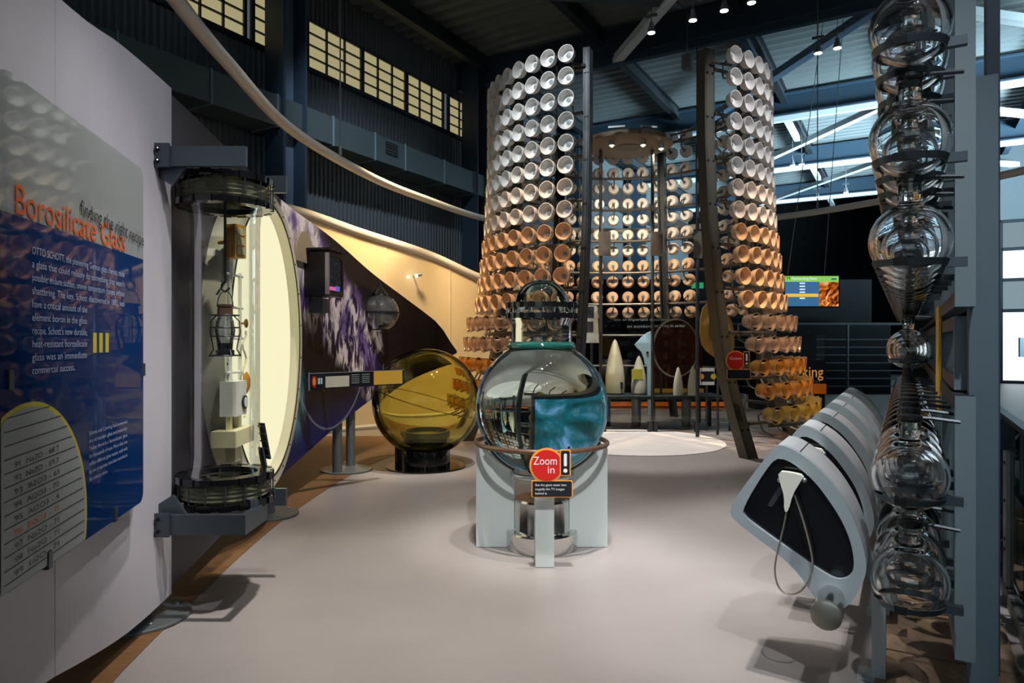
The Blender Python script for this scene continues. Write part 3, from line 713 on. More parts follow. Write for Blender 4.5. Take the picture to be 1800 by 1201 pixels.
# ------------------------------------------------------------------ glass cylinder with lantern
CX, CY = -1.645, 3.92
cyl = thing('glass_cylinder', (CX, CY, .60), 'tall clear glass cylinder clamped between two black bolted flanges', 'glass cylinder')
MB().lathe([(.205, .74), (.192, .80), (.187, .86), (.187, 2.15), (.192, 2.22), (.205, 2.28)], (CX, CY, 0), UP, 48, caps=False).build('glass_tube', 'case_glass', cyl, smooth=True, angle=180)
def flange(zc, s):
    m = MB()
    for z0, z1, r in ((.055, .085, .255), (-.085, -.055, .255)): m.lathe([(.175, zc + z0), (r, zc + z0), (r, zc + z1), (.175, zc + z1), (.175, zc + z0)], (CX, CY, 0), UP, 48, caps=False)
    for k in range(16):
        a = 2 * math.pi * k / 16; d = V(math.cos(a), math.sin(a), 0)
        for z in (.07, -.07): m.box(V(CX, CY, zc + z) + d * .252, (.022, .062, .036), (d, V(-d.y, d.x, 0), UP))
    f = m.build('flange', 'black_gloss', cyl)
    g = MB()
    for z in (-.036, -.012, .012, .036): g.lathe([(.225, zc + z - .0125), (.240, zc + z), (.225, zc + z + .0125)], (CX, CY, 0), UP, 48, caps=False)
    g.build('glass_rim', 'rim_glass', f, smooth=True)
    MB().lathe([(0, zc + s * .060), (.20, zc + s * .060), (.20, zc + s * .078), (0, zc + s * .078)], (CX, CY, 0), UP, 40).build('cover_plate', 'black_gloss', f)
    b = MB()
    for k in range(16): a = 2 * math.pi * k / 16; d = V(math.cos(a), math.sin(a), 0); b.cyl(V(CX, CY, zc - .088) + d * .258, V(CX, CY, zc + .088) + d * .258, .004, 6)
    b.build('clamp_bolts', 'dark_steel', f)
flange(2.345, 1); flange(.665, -1)
for nm, z in (('upper', 2.475), ('lower', .535)):
    y0, y1 = 3.60, 4.24
    b = MB().box((-1.70, y0, z), (.60, .03, .105)).build('bracket_arm', 'bracket_steel', cyl); MB().box((-1.70, y1, z), (.60, .03, .105)).build('bracket_arm', 'bracket_steel', cyl)
    if nm == 'lower': MB().box((-1.415, 3.765, z), (.03, .30, .105)).build('end_bar', 'bracket_steel', cyl)
    MB().box((-1.90, y0 - .022, z + .002), (.21, .016, .125)).build('fish_plate', 'bracket_steel', b)
    s = 1 if nm == 'lower' else -1
    MB().prism([V(-1.96, y0 + .02, z + s * .05), V(-1.73, y0 + .02, z + s * .05), V(-1.80, y0 + .02, z + s * .15), V(-1.96, y0 + .02, z + s * .05)][:3], (0, .02, 0)).build('gusset', 'bracket_steel', b)
    for dx in (-.04, .045):
        for dz in (-.03, .032): MB().lathe([(.012, 0), (.012, .012), (.007, .016)], (-1.90 + dx, y0 - .03, z + dz), V(0, -1, 0), 10).build('bolt', 'black_gloss', b)
    for i in range(2): MB().cyl((-1.86 + .09 * i, y0 + .05, z - s * .0 + s * .06), (-1.86 + .09 * i, y0 + .05, z + s * .10), .014, 8).build('bolt_head', 'bolt_steel', b)
    if nm == 'upper': continue
    for a in (35, 145, 215, 325): d = V(math.cos(R(a)), math.sin(R(a)), 0); MB().box(V(CX, CY, .60) + d * .25, (.05, .05, .06), (d, V(-d.y, d.x, 0), UP)).build('support_lug', 'bracket_steel', b)
# lantern on a hook
LZ = 1.415; lx, ly = CX + .002, CY - .01
lan = thing('railway_lantern', (lx, ly, LZ - .01), 'small black wire-caged lantern hanging on a hook inside the glass cylinder', 'lantern')
MB().cyl((lx, ly, 2.36), (lx, ly, 1.86), .008, 8).build('hook_rod', 'black', lan)
MB().tube([V(lx, ly, 1.87), V(lx, ly, 1.84), V(lx - .018, ly, 1.825), V(lx - .022, ly, 1.80), V(lx, ly, 1.785), V(lx + .02, ly, 1.80), V(lx + .022, ly, 1.81)], .006, 6).build('hook', 'black', lan)
MB().tube([V(lx + .045 * math.cos(t), ly, 1.70 + .09 * math.sin(t)) for t in [math.pi * i / 12 for i in range(13)]], .003, 5).build('bail', 'black', lan)
MB().lathe([(.036, .235), (.042, .24), (.042, .275), (.036, .28), (.045, .285), (.045, .297), (.0, .30)], (lx, ly, LZ), UP, 24).build('chimney_cap', 'brown_ring', lan, smooth=True)
MB().lathe([(.035, .075), (.05, .11), (.055, .15), (.045, .20), (.035, .235)], (lx, ly, LZ), UP, 24, caps=False).build('lamp_globe', 'globe_glass', lan, smooth=True)
MB().lathe([(.05, 0), (.05, .035), (.038, .04), (.038, .075), (.0, .078)], (lx, ly, LZ), UP, 24).build('burner_base', 'black', lan)
cg = MB()
for z, r in ((.005, .085), (.115, .078), (.165, .078), (.235, .075)): cg.tube([V(lx + r * math.cos(2 * math.pi * k / 20), ly + r * math.sin(2 * math.pi * k / 20), LZ + z) for k in range(20)], .0035, 5, True)
for k in range(6):
    a = 2 * math.pi * k / 6 + .3; d = V(math.cos(a), math.sin(a), 0); cg.tube([V(lx, ly, LZ + z) + d * r for z, r in ((.0, .085), (.04, .062), (.09, .070), (.14, .080), (.2, .076), (.24, .04))], .0035, 5)
cg.build('wire_cage', 'black', lan)
# small black caption rack at the foot of the cylinder
c = at_x(465, 775, -1.50)
o = thing('caption_rack', c - UP * .17, 'small black ribbed caption plate on a blue stem beside the cylinder foot', 'caption holder')
ax = (V(.93, -.36, 0), V(.30, .80, -.5).normalized(), UP); zz = V(-.18, 0, 1).normalized(); xx = V(.8, -.6, 0); nn = xx.cross(zz)
MB().box(c, (.055, .012, .22), (xx, nn, zz)).build('plate', 'black', o)
for k in range(5): MB().box(c + zz * (-.09 + .045 * k) + nn * .008, (.062, .008, .008), (xx, nn, zz)).build('rib', 'bracket_steel', o)
MB().box(c - zz * .12 + V(-.03, .0, 0), (.05, .012, .16), (xx, nn, zz)).build('stem', 'bracket_steel', o)

# ------------------------------------------------------------------ things fixed to the photo panel
# vintage monitor
Ym = plan_Y(548); c = V(plan(Ym) + .13, Ym - .05, EYE - (485 - 600.5) / F * Ym)
mon = thing('vintage_monitor', c - UP * .22, 'black vintage monitor with silver trim mounted on the photo panel', 'monitor')
md = plan_dir(Ym); f = V(md.y, -md.x, 0); f = (f + V(0, -.12, 0)).normalized(); s_ = V(-f.y, f.x, 0)
MB().box(c - f * .05, (.30, .36, .42), (f, s_, UP)).build('cabinet', 'black', mon)
MB().ring(round_rect(c + f * .10, s_, UP, .36, .42, .03), round_rect(c + f * .10, s_, UP, .30, .34, .05), f * .03).build('bezel', 'black', mon)
MB().prism(round_rect(c + f * .105, s_, UP, .30, .34, .05), f * .008).build('screen', 'monitor_picture', mon)
MB().box(c - s_ * .165 + f * .12, (.03, .035, .40), (f, s_, UP)).build('silver_trim', 'aluminium', mon)
emit('screen_pink', (.75, .12, .35), .9); emit('screen_blue', (.12, .15, .6), .8)
MB().box(c - s_ * .05 - UP * .135 + f * .116, (.004, .15, .035), (f, s_, UP)).build('picture_glow', 'screen_pink', mon)
MB().box(c + s_ * .07 - UP * .13 + f * .116, (.004, .09, .05), (f, s_, UP)).build('picture_glow', 'screen_blue', mon)
MB().box(c + UP * .235 - f * .02, (.36, .42, .02), (f, s_, UP)).build('hood', 'black_gloss', mon); MB().box(c - UP * .30 - f * .08, (.20, .12, .14), (f, s_, UP)).build('bracket', 'grey_post', mon)
m = MB(); c2 = V(plan(Ym - .25) + .012, Ym - .25, c.z + .10)
o = m.prism([c2 + md * (.24 * math.cos(math.pi * k / 20)) + UP * (.30 * math.sin(math.pi * k / 20)) for k in range(21)], f * .02).build('arched_backplate', 'arch_beige', base=(c2.x, c2.y, c2.z)); tag(o, 'beige arched plate behind the vintage monitor', 'backplate')
# clear globe with band and arm
Yg = plan_Y(690) - .55; c = V((668 - 900) / F * Yg, Yg, EYE - (550 - 600.5) / F * Yg); rg = 33 / F * Yg
gl = thing('clear_globe', c - UP * rg, 'clear glass globe with pointed top held by a dark band on the photo panel', 'glass globe')
MB().sphere(c, rg, 40, 24).build('glass_ball', 'globe_glass', gl, smooth=True, angle=180)
MB().lathe([(.085, rg * .93), (.10, rg * .95), (.085, rg * 1.06), (.06, rg * 1.22), (.03, rg * 1.34), (.018, rg * 1.42), (.012, rg * 1.6), (0, rg * 1.62)], c, UP, 24).build('pointed_stopper', 'neck_glass', gl, smooth=True)
MB().lathe([(rg * 1.01, -.014), (rg * 1.04, -.014), (rg * 1.04, .014), (rg * 1.01, .014), (rg * 1.01, -.014)], c, UP, 36, caps=False).build('band', 'black', gl)
MB().lathe([(rg * .42, -rg * .93), (rg * .46, -rg * .93), (rg * .46, -rg * .88), (rg * .42, -rg * .88), (rg * .42, -rg * .93)], c, UP, 24, caps=False).build('foot_ring', 'black', gl)
MB().bar(c + V(-rg, 0, 0), c + V(-rg - .25, .02, 0), .03, .04).build('arm', 'bracket_steel', gl); MB().cyl(c + V(-rg - .03, -.03, 0), c + V(-rg - .03, .03, 0), .035, 12).build('clamp', 'black', gl)
# caption rail
Y0 = 6.35; a = P(543, 671, Y0); b = P(710, 663, Y0 + .75)
rail = thing('caption_rail', (a + b) / 2 - UP * .1, 'long narrow caption rail with white label and gold plaque on the photo panel', 'caption rail')
rd = (b - a); LNG = rd.length; rd.normalize(); rn = rd.cross(UP).normalized(); ru = rn.cross(rd) * -1
if ru.z < 0: ru = -ru
hh = .152
MB().box((a + b) / 2 + rn * -.012, (LNG, .02, hh), (rd, rn, ru)).build('backing', 'sign_black', rail)
def on_rail(u, v, w, h, mat, name, lift=.004, shape='box'):
    c = a + rd * (u * LNG) + ru * (v * hh) + rn * lift
    if shape == 'oval': return MB().prism(ellipse(c, rd * w / 2, ru * h / 2, 24), rn * .004).build(name, mat, rail)
    return MB().box(c, (w, .006, h), (rd, rn, ru)).build(name, mat, rail)
on_rail(.0, 0, .012, hh + .02, 'aluminium', 'end_trim', .002); on_rail(.5, .49, LNG, .008, 'aluminium', 'top_trim', .002)
on_rail(.045, -.02, .05, .11, 'sign_red', 'oval_emblem', .004, 'oval'); on_rail(.045, -.02, .028, .075, 'sign_orange', 'emblem_centre', .008, 'oval')
on_rail(.10, .0, .05, .06, 'print_teal', 'bottle_picture'); on_rail(.092, 0, .012, .055, 'print_white', 'bottle', .008); on_rail(.117, 0, .012, .055, 'print_white', 'bottle', .008)
on_rail(.275, -.08, .255, .105, 'paper', 'white_label'); on_rail(.815, .02, .345, .135, 'plaque_gold', 'gold_plaque', .006)
for k in range(5):
    for u in (.46, .57): on_rail(u, .30 - .13 * k, .085, .006, 'print_grey', 'text_line', .002)
for u in (.25, .85):
    c = a + rd * (u * LNG); x = plan(c.y); MB().bar(c - rn * .02, V(x, c.y + .02, c.z), .04, .05).build('wall_bracket', 'bracket_steel', rail)

# ================================================================== AMBER GLOBE ON BLACK BASE
gc = V(-1.03, 8.2, .775)
ag = thing('amber_globe', (gc.x, gc.y, 0), 'huge amber glass globe resting on a black drum base', 'glass globe')
sph = MB().sphere(gc, .642, 72, 40, -62, 90).build('outer_glass', 'amber_outer', ag, smooth=True, angle=180)
MB().sphere(gc + V(.02, -.02, .012), .592, 64, 36, -60, 90).build('inner_glass', 'amber_inner', ag, smooth=True, angle=180)
MB().tube([gc + V(.015, -.01, .0) + V(.28, .0, .96).normalized().cross(V(0, 1, 0)) * (.6 * math.cos(t)) + V(0, 1, 0) * (.6 * math.sin(t)) for t in [2 * math.pi * k / 64 for k in range(64)]], .006, 6, True).build('seam', 'amber_globe', sph, smooth=True)
MB().lathe([(.285, .012), (.285, .405), (.275, .42), (.25, .42), (.25, .39), (0, .39)], (gc.x, gc.y, 0), UP, 48).build('drum_base', 'black_gloss', ag, smooth=True, angle=35)
MB().lathe([(.48, 0), (.48, .012), (.47, .016)], (gc.x, gc.y, 0), UP, 56).build('floor_plate', 'black_gloss', ag)
MB().lathe([(.10, .02), (.10, .32)], (gc.x - .32, gc.y + .25, 0), UP, 20).build('rear_foot', 'black', ag)

# ================================================================== WATER FLASK
wc_ = V(.217, 5.0, 1.023); wr = .483
fl = thing('water_flask', (wc_.x, wc_.y, wc_.z - wr), 'giant round flask filled with water on a four-finned stand', 'glass flask')
prof = [(wr * math.sin(R(a)), -wr * math.cos(R(a))) for a in range(0, 149, 4)] + [(.245, .425), (.232, .440), (.228, .455), (0, .455)]
MB().lathe([(r if r > 1e-6 else 0, h) for r, h in prof], wc_, UP, 72).build('water_ball', 'water', fl, smooth=True, angle=50)
MB().lathe([(.246, .428), (.254, .437), (.244, .455), (.234, .470), (.226, .475)], wc_, UP, 56, caps=False).build('teal_collar', 'teal_glass', fl, smooth=True, angle=180)
MB().lathe([(.224, .462), (.220, .50), (.220, .60), (.236, .63), (.243, .655)], wc_, UP, 56, caps=False).build('neck', 'neck_glass', fl, smooth=True, angle=180)
MB().lathe([(.243, .685), (.243, .70), (.215, .73), (.20, .765), (.19, .80), (.165, .85), (.13, .89), (.08, .918), (.03, .93), (0, .931)], wc_, UP, 48, caps=False).build('dome', 'neck_glass', fl, smooth=True, angle=180)
for z0 in (.645, .722):
    m = MB().lathe([(.222, z0), (.252, z0), (.252, z0 + .034), (.222, z0 + .034), (.222, z0)], wc_, UP, 56, caps=False)
    for k in range(20):
        a = 2 * math.pi * k / 20; d = V(math.cos(a), math.sin(a), 0); m.box(wc_ + d * .254 + UP * (z0 + .017), (.018, .022, .042), (d, V(-d.y, d.x, 0), UP))
    m.build('clamp_ring', 'black_gloss', fl)
m = MB()
for k in range(20): a = 2 * math.pi * k / 20; d = V(math.cos(a), math.sin(a), 0); m.cyl(wc_ + d * .258 + UP * .635, wc_ + d * .258 + UP * .768, .004, 6)
m.build('clamp_bolts', 'bolt_steel', fl)
st = thing('flask_stand', (wc_.x, wc_.y, 0), 'stand of four pale grey fins and a chrome pedestal under the water flask', 'stand')
for a in (0, 90, 180, 270):
    d = V(math.cos(R(a)), math.sin(R(a)), 0); t = V(-d.y, d.x, 0)
    prof = [(.478, .004), (.478, .745), (.452, .745)] + [(math.sin(R(q)) * (wr + .03), wc_.z - math.cos(R(q)) * (wr + .03)) for q in range(58, 24, -5)] + [(.20, .47), (.20, .004)]
    MB().prism([V(wc_.x, wc_.y, z) + d * r - t * (.0625 if a == 270 else .03) for r, z in prof], t * (.125 if a == 270 else .06)).build('fin', 'fin_paint', st)
MB().lathe([(.26, .003), (.26, .12), (.25, .13), (.205, .13), (.20, .14), (.20, .345), (.19, .36), (0, .365)], (wc_.x, wc_.y, 0), UP, 48).build('pedestal', 'chrome', st, smooth=True, angle=30)
MB().tube([V(wc_.x + .475 * math.cos(2 * math.pi * k / 56), wc_.y + .475 * math.sin(2 * math.pi * k / 56), .765) for k in range(56)], .018, 10, True).build('hoop', 'brown_ring', st, smooth=True)
MB().tube([V(wc_.x + .215 * math.cos(2 * math.pi * k / 40), wc_.y + .215 * math.sin(2 * math.pi * k / 40), .535) for k in range(40)], .022, 10, True).build('cradle_ring', 'aluminium', st, smooth=True)
for k in range(8):
    a = R(22.5 + 45 * k); d = V(math.cos(a), math.sin(a), 0); MB().tube([wc_ + d * (math.sin(R(q)) * (wr + .014)) - UP * (math.cos(R(q)) * (wr + .014)) for q in range(26, 64, 4)], .010, 6).build('strap', 'black', st)
def exclaim_sign(c, s, name, label, words, caption, sub=None):
    """round red sign, black exclamation plate, black caption plate; c = centre of the disc, s = its radius"""
    o = thing(name, c - UP * s * 2, label, 'sign'); x = V(1, 0, 0); n = V(0, -1, 0)
    MB().lathe([(s * 1.07, 0), (s * 1.07, .006)], c, n, 40).build('disc_border', 'sign_orange', o); dk = MB().lathe([(s * .95, .006), (s * .95, .010)], c, n, 40).build('disc', 'sign_red', o)
    e = c + V(s * 1.14, 0, s * .17)
    MB().prism(round_rect(e + n * .004, x, UP, s * .68, s * 1.64, s * .12), n * .008).build('plate_border', 'sign_orange', o); MB().prism(round_rect(e + n * .012, x, UP, s * .54, s * 1.48, s * .09), n * .004).build('plate', 'sign_black', o)
    MB().prism(round_rect(e + n * .016 + UP * s * .18, x, UP, s * .19, s * .78, s * .07), n * .002).build('exclamation_bar', 'print_white', o); MB().lathe([(s * .125, 0), (s * .125, .002)], e + n * .016 - UP * s * .48, n, 20).build('exclamation_dot', 'print_white', o)
    q = c + V(s * .33, 0, -s * 1.45)
    MB().prism(round_rect(q + n * .0, x, UP, s * 2.55, s * 1.06, s * .12), n * .008).build('caption_border', 'sign_orange', o); MB().prism(round_rect(q + n * .008, x, UP, s * 2.43, s * .94, s * .09), n * .004).build('caption_plate', 'sign_black', o)
    for tx, size, dx, dz, w in words: text(tx, s * size, 'print_white', dk, c + n * .010 + V(s * dx, 0, s * dz), x, UP, 'lettering', width=s * w)
    for i, tx in enumerate(caption): text(tx, s * .20, 'print_white', o, q + n * .012 + V(-s * 1.05, 0, s * (.19 - .26 * i)), x, UP, 'caption_text')
    return o
zs_ = exclaim_sign(P(961, 818, 4.43) , .105, 'zoom_sign', 'round red Zoom in sign with caption in front of the water flask',
             [('Zoom', .72, -.84, .05, 1.45), ('in', .66, .02, -.48, .42)], ['See the giant water lens', 'magnify the TV images', 'behind it.'])
MB().box(P(966, 832, 4.455), (.05, .05, .2)).build('mount', 'bracket_steel', zs_)
# television behind the flask
tc_ = V(.405, 5.535, .86)
tv = thing('flame_television', (tc_.x, tc_.y, .0), 'screen with blue flames seen magnified through the water flask', 'television')
MB().box(tc_ + V(0, .04, 0), (.40, .05, .30)).build('case', 'black', tv)
MB().box(tc_, (.38, .012, .28)).build('screen', 'tv_flame_blue', tv)
MB().cyl((tc_.x, tc_.y + .06, .02), (tc_.x, tc_.y + .06, .80), .035, 14).build('pole', 'grey_post', tv); MB().lathe([(.16, 0), (.16, .02)], (tc_.x, tc_.y + .06, 0), UP, 28).build('foot', 'grey_post', tv)

# ================================================================== TOWER OF GLASS BOWLS
TC = V(1.87, 11.25, 0)
RAD = [(0, 2.95), (.4, 2.78), (1.0, 2.56), (1.5, 2.44), (2.4, 2.30), (3.3, 2.20), (4.3, 2.15), (5.6, 2.15)]
def rad(z): return lerp_table(RAD, z)
def TP(deg, z, dr=0): a = R(deg); return TC + V(math.cos(a), math.sin(a), 0) * (rad(z) + dr) + UP * z
tower = thing('glass_tower', TC, 'tall flared round tower clad with rows of white to amber glass bowls', 'tower')
ROWZ = [5.42 - .304 * i for i in range(17)]; STEP = 7.3
LEFT = [240 - STEP * k for k in range(17)]                # left wing, round to the back
RIGHT = [301.5 + STEP * k for k in range(14)]
ALL = LEFT + RIGHT + [LEFT[-1] - STEP * (k + 1) for k in range(10)]
def bowl_mesh(mats, kind):
    m = MB()
    if kind == 'bowl':
        m.lathe([(.030, .004), (.094, .004), (.106, .025), (.116, .07), (.120, .110), (.112, .110), (.107, .07), (.098, .030), (.084, .012), (.036, .012)], (0, 0, 0), V(1, 0, 0), 22, caps=False)
        m.mi = 1; m.lathe([(0, .002), (.036, .004), (.036, .018), (.020, .022), (0, .022)], (0, 0, 0), V(1, 0, 0), 14, caps=False)
    else:
        m.lathe([(.030, .0), (.066, .0), (.084, .02), (.096, .06), (.098, .11), (.110, .165), (.116, .182), (.121, .190), (.118, .198), (.110, .194), (.104, .165)], (0, 0, 0), V(1, 0, 0), 32, caps=False, flute=.010)
        m.mi = 1; m.lathe([(0, .002), (.034, .004), (.034, .016), (0, .02)], (0, 0, 0), V(1, 0, 0), 12, caps=False)
    return m
KINDS = [('opal_white', 'bowl')] * 6 + [('opal_pale', 'bowl')] * 2 + [('opal_peach', 'bowl')] * 4 + [('pink_glass', 'jar')] * 2 + [('amber_glass', 'jar')] * 2 + [('honey_glass', 'jar')]
BM = {}
for k in set(KINDS): BM[k] = (bowl_mesh([k[0], 'boss_grey'], k[1]), None)
MESH = {k: v[0].mesh('glass_' + k[1], [k[0], 'boss_grey'], smooth=True, angle=50) for k, v in BM.items()}
slots = []
for deg in ALL:
    d = deg % 360
    for i, z in enumerate(ROWZ):
        if 20 < d < 182 and i > 11: continue
        p = TP(d, z); front = 182 < d < 346
        slots.append(((0 if front else 1), (p - V(0, 0, 1.5)).length, d, i, z))
slots.sort(); stuff = MB(); SMATS = []
def orient(d, i):
    tilt = 0 if i < 11 else R(-3)
    a = R(d); x = V(math.cos(a) * math.cos(tilt), math.sin(a) * math.cos(tilt), -math.sin(tilt) * -1).normalized(); y = UP.cross(x).normalized(); z = x.cross(y)
    return Matrix((x, y, z)).transposed()
for k, (pr, dist, d, i, z) in enumerate(slots):
    kind = KINDS[i]; M = orient(d, i); p = TP(d, z, .02)
    if k < 300:
        o = inst(MESH[kind], 'white_bowl' if i < 6 else 'peach_bowl' if i < 12 else 'amber_jar', tower, p, M.to_euler())
    else:
        src = BM[kind][0]
        for mt in (kind[0], 'boss_grey'):
            if mt not in SMATS: SMATS.append(mt)
        a = SMATS.index(kind[0]); b = SMATS.index('boss_grey'); n0 = len(stuff.v)
        stuff.v += [M @ q + p for q in src.v]; stuff.f += [[n0 + j for j in f] for f in src.f]; stuff.m += [a if q == 0 else b for q in src.m]
s_o = stuff.build('far_side_bowls', SMATS, tower, smooth=True, angle=50); s_o['kind'] = 'stuff'
# ring pipes between pairs of rows, with stems to the bowls
def arc(d0, d1, z, dr, n=40): return [TP(d0 + (d1 - d0) * k / n, z, dr) for k in range(n + 1)]
d_a, d_b = 301.5 - 4, 240 + 4 + 360
levels = [(ROWZ[0] + ROWZ[1]) / 2 - .304 * 2 * k for k in range(8)] + [ROWZ[16] - .13]
for lv in levels:
    m = MB().tube(arc(d_a, d_b, lv, -.12, 60), .026, 8)
    for deg in ALL:
        for s in (-1, 1):
            if 20 < deg % 360 < 182 and lv + s * .15 < ROWZ[11] - .05: continue
            m.tube([TP(deg, lv, -.12), TP(deg, lv + s * .10, -.10), TP(deg, lv + s * .152, .03)], .013, 5)
    m.build('ring_pipe', 'pipe_steel', tower, smooth=True)
MB().tube([TP(300 + 50 * k / 20, .42, .10 + .12 * math.sin(math.pi * k / 20)) for k in range(21)], .028, 8).build('kick_rail', 'pipe_steel', tower, smooth=True)
# legs
def leg(deg, dr, w, mat, ztop=5.55):
    m = MB(); zs = [0, .5, 1, 1.6, 2.3, 3.2, 4.4, ztop]; a = R(deg); d = V(math.cos(a), math.sin(a), 0); t = V(-d.y, d.x, 0)
    for z0, z1 in zip(zs, zs[1:]):
        p, q = TP(deg, z0, dr), TP(deg, z1, dr)
        for s in (-1, 1): m.hexa([p + t * (s * w - .012) - d * .10, p + t * (s * w + .012) - d * .10, p + t * (s * w + .012) + d * .06, p + t * (s * w - .012) + d * .06,
                                  q + t * (s * w - .012) - d * .10, q + t * (s * w + .012) - d * .10, q + t * (s * w + .012) + d * .06, q + t * (s * w - .012) + d * .06])
        m.hexa([p - t * w - d * .01, p + t * w - d * .01, p + t * w + d * .06, p - t * w + d * .06, q - t * w - d * .01, q + t * w - d * .01, q + t * w + d * .06, q - t * w + d * .06])
    o = m.build('leg', mat, tower)
    b = MB()
    for z in [.35 + .608 * k for k in range(9)]:
        for s in (-.6, .6): b.lathe([(.016, 0), (.016, .015)], TP(deg, z, dr + .06) + t * (w * s), d, 8)
    b.build('leg_bolts', 'black', o)['kind'] = 'stuff'
leg(245.5, -.16, .034, 'dark_steel'); leg(295.5, -.20, .075, 'tower_steel'); leg(338, -.30, .06, 'tower_steel'); leg(200, -.22, .06, 'tower_steel'); leg(60, -.2, .05, 'dark_steel', 5.4); leg(120, -.2, .05, 'dark_steel', 5.4); leg(0, -.22, .06, 'tower_steel')
MB().bar(TP(245, 5.3, -.1), TP(241, 5.3, .0), .04, .04).build('head_bar', 'pipe_steel', tower)
MB().cyl(TP(295.5, 5.35, -.1), TP(303, 5.32, .0), .02, 8).build('head_bar', 'pipe_steel', tower)
# canopy disc with down-lights on two posts
can = thing('canopy_disc', (1.90, 11.2, 4.70), 'round brown canopy disc with small spotlights inside the tower', 'canopy')
MB().lathe([(.10, 4.68), (.66, 4.68), (.72, 4.70), (.72, 4.76), (.70, 4.78), (0, 4.80)], (1.90, 11.2, 0), UP, 56).build('disc', 'canopy_brown', can, smooth=True, angle=30)
MB().lathe([(.20, 4.672), (.10, 4.69), (0, 4.69)], (1.9, 11.18, 0), UP, 24).build('vent', 'black', can)
for x, y in ((1.58, 10.80), (2.07, 10.78), (2.40, 10.98)):
    lm = MB().lathe([(.045, 4.60), (.045, 4.69), (0, 4.69)], (x, y, 0), UP, 16, caps=False).build('spot_can', 'aluminium', can)
    MB().sphere(V(x, y, 4.605), .030, 12, 8).build('bulb', 'lamp_warm', lm)
for a, b in (((1.5, 10.62), (1.75, 10.56)), ((2.0, 10.55), (2.25, 10.62))): MB().bar(V(*a, 4.83), V(*b, 4.83), .05, .03).build('top_clip', 'aluminium', can)
for px in (1056, 1147):
    Y = 11.35; x = (px - 900) / F * Y; MB().cyl((x, Y, .02), (x, Y, 4.70), .028, 10).build('post', 'tower_steel', can)
    MB().box((x + .06, Y - .04, 3.12), (.20, .02, .40)).build('sign_plate', 'canopy_brown', can)
Y = 10.6; x = (1226 - 900) / F * Y; MB().cyl((x, Y, .02), (x, Y, 4.70), .03, 10).build('post', 'dark_steel', can); MB().box((x, Y - .03, 3.0), (.13, .02, .42)).build('sign_plate', 'tower_steel', can)
MB().tube([TP(d, 4.72, -.3) for d in range(180, 300, 6)][:1] + [V(1.3, 11.0, 4.76)], .02, 6).build('stay', 'pipe_steel', can); MB().bar(V(2.5, 10.9, 4.78), TP(330, 4.9, -.15), .03, .03).build('stay', 'pipe_steel', can)

# ------------------------------------------------------------------ exhibits inside the tower
YS = 12.1
sh = thing('display_shelf', (P(1150, 700, YS).x, YS, 0), 'low grey display shelf on round legs inside the tower', 'shelf')
MB().box((P(1150, 0, YS).x, YS - .12, .545), (2.2, .90, .05)).build('top', 'dark_steel', sh)
for px in (1068, 1118, 1206, 1245): MB().cyl((P(px, 0, YS).x, YS - .02, .006), (P(px, 0, YS).x, YS - .02, .52), .085 if px in (1118, 1206) else .05, 18).build('leg', 'grey_post' if px in (1118, 1206) else 'dark_steel', sh, smooth=True)
def radome(px, base_py, top_py, wpx, mat, label, Y=YS):
    z0 = .572; zt = EYE - (top_py - 600.5) / F * Y; h = zt - z0; r = wpx / 2 / F * Y; x = (px - 900) / F * Y
    prof = [(r * .96, 0), (r, h * .12), (r * .98, h * .30), (r * .88, h * .48), (r * .70, h * .65), (r * .46, h * .82), (r * .22, h * .95), (0, h)]
    o = thing('nose_cone', (x, Y, z0), label, 'nose cone', 'nose cones on the shelf'); MB().lathe(prof, (x, Y, z0), UP, 28).build('shell', mat, o, smooth=True, angle=60)
    MB().lathe([(r * 1.01, 0), (r * 1.01, h * .02), (r * .97, h * .02)], (x, Y, z0), UP, 28).build('base_band', 'dark_steel', o); return o, x, z0, h, r
o, x, z0, h, r = radome(1081, 688, 596, 34, 'radome_cream', 'tallest cream nose cone, nearest the water flask'); MB().box((x + r * .55, YS - r * .84, z0 + h * .16), (.05, .02, .12)).build('black_label', 'sign_black', o)
o, x, z0, h, r = radome(1123, 692, 625, 27, 'radome_white', 'cream nose cone with an olive label, beside the pale blue mirror'); MB().box((x - r * .4, YS - r * .9, z0 + h * .52), (.19, .02, .18)).build('olive_label', 'print_yellow', o)
radome(1192, 688, 645, 17, 'radome_white', 'small slim white cone below the left half of the round disc', 11.62); radome(1218, 690, 642, 18, 'radome_white', 'small slim white cone at the right end below the round disc', 11.62)
# round brown disc
c = P(1188, 612, 11.95); dr_ = 40 / F * 11.95; dz_ = 51 / F * 11.95
o = thing('round_glass_disc', c - UP * dz_, 'large brown glass disc with a pale metal rim inside the tower', 'glass disc')
MB().prism(ellipse(c, V(dr_ * .97, 0, 0), UP * dz_ * .97), (0, .03, 0)).build('glass', 'brown_disc', o); MB().ring(ellipse(c - V(0, .01, 0), V(dr_ * 1.02, 0, 0), UP * dz_ * 1.02), ellipse(c - V(0, .01, 0), V(dr_ * .955, 0, 0), UP * dz_ * .965), (0, .06, 0)).build('rim', 'rim_metal', o)
for s in (-1, 1): MB().cyl(c + V(s * dr_ * .6, .04, -dz_ * .8), V(c.x + s * dr_ * .6, c.y + .1, .572), .02, 8).build('support', 'dark_steel', o)
# brown back panel
c = P(1190, 640, 12.5); o = thing('brown_backboard', (c.x, c.y, .5), 'dark reddish brown backboard behind the round disc', 'backboard'); MB().box((c.x, c.y, 1.10), (.92, .04, 1.3)).build('board', 'brown_disc', o); MB().box((c.x, c.y - .01, .60), (.96, .06, .08)).build('lower_rail', 'plaque_gold', o)
for s in (-1, 1): MB().cyl((c.x + s * .42, c.y + .04, .01), (c.x + s * .42, c.y + .04, .56), .03, 8).build('leg', 'dark_steel', o)
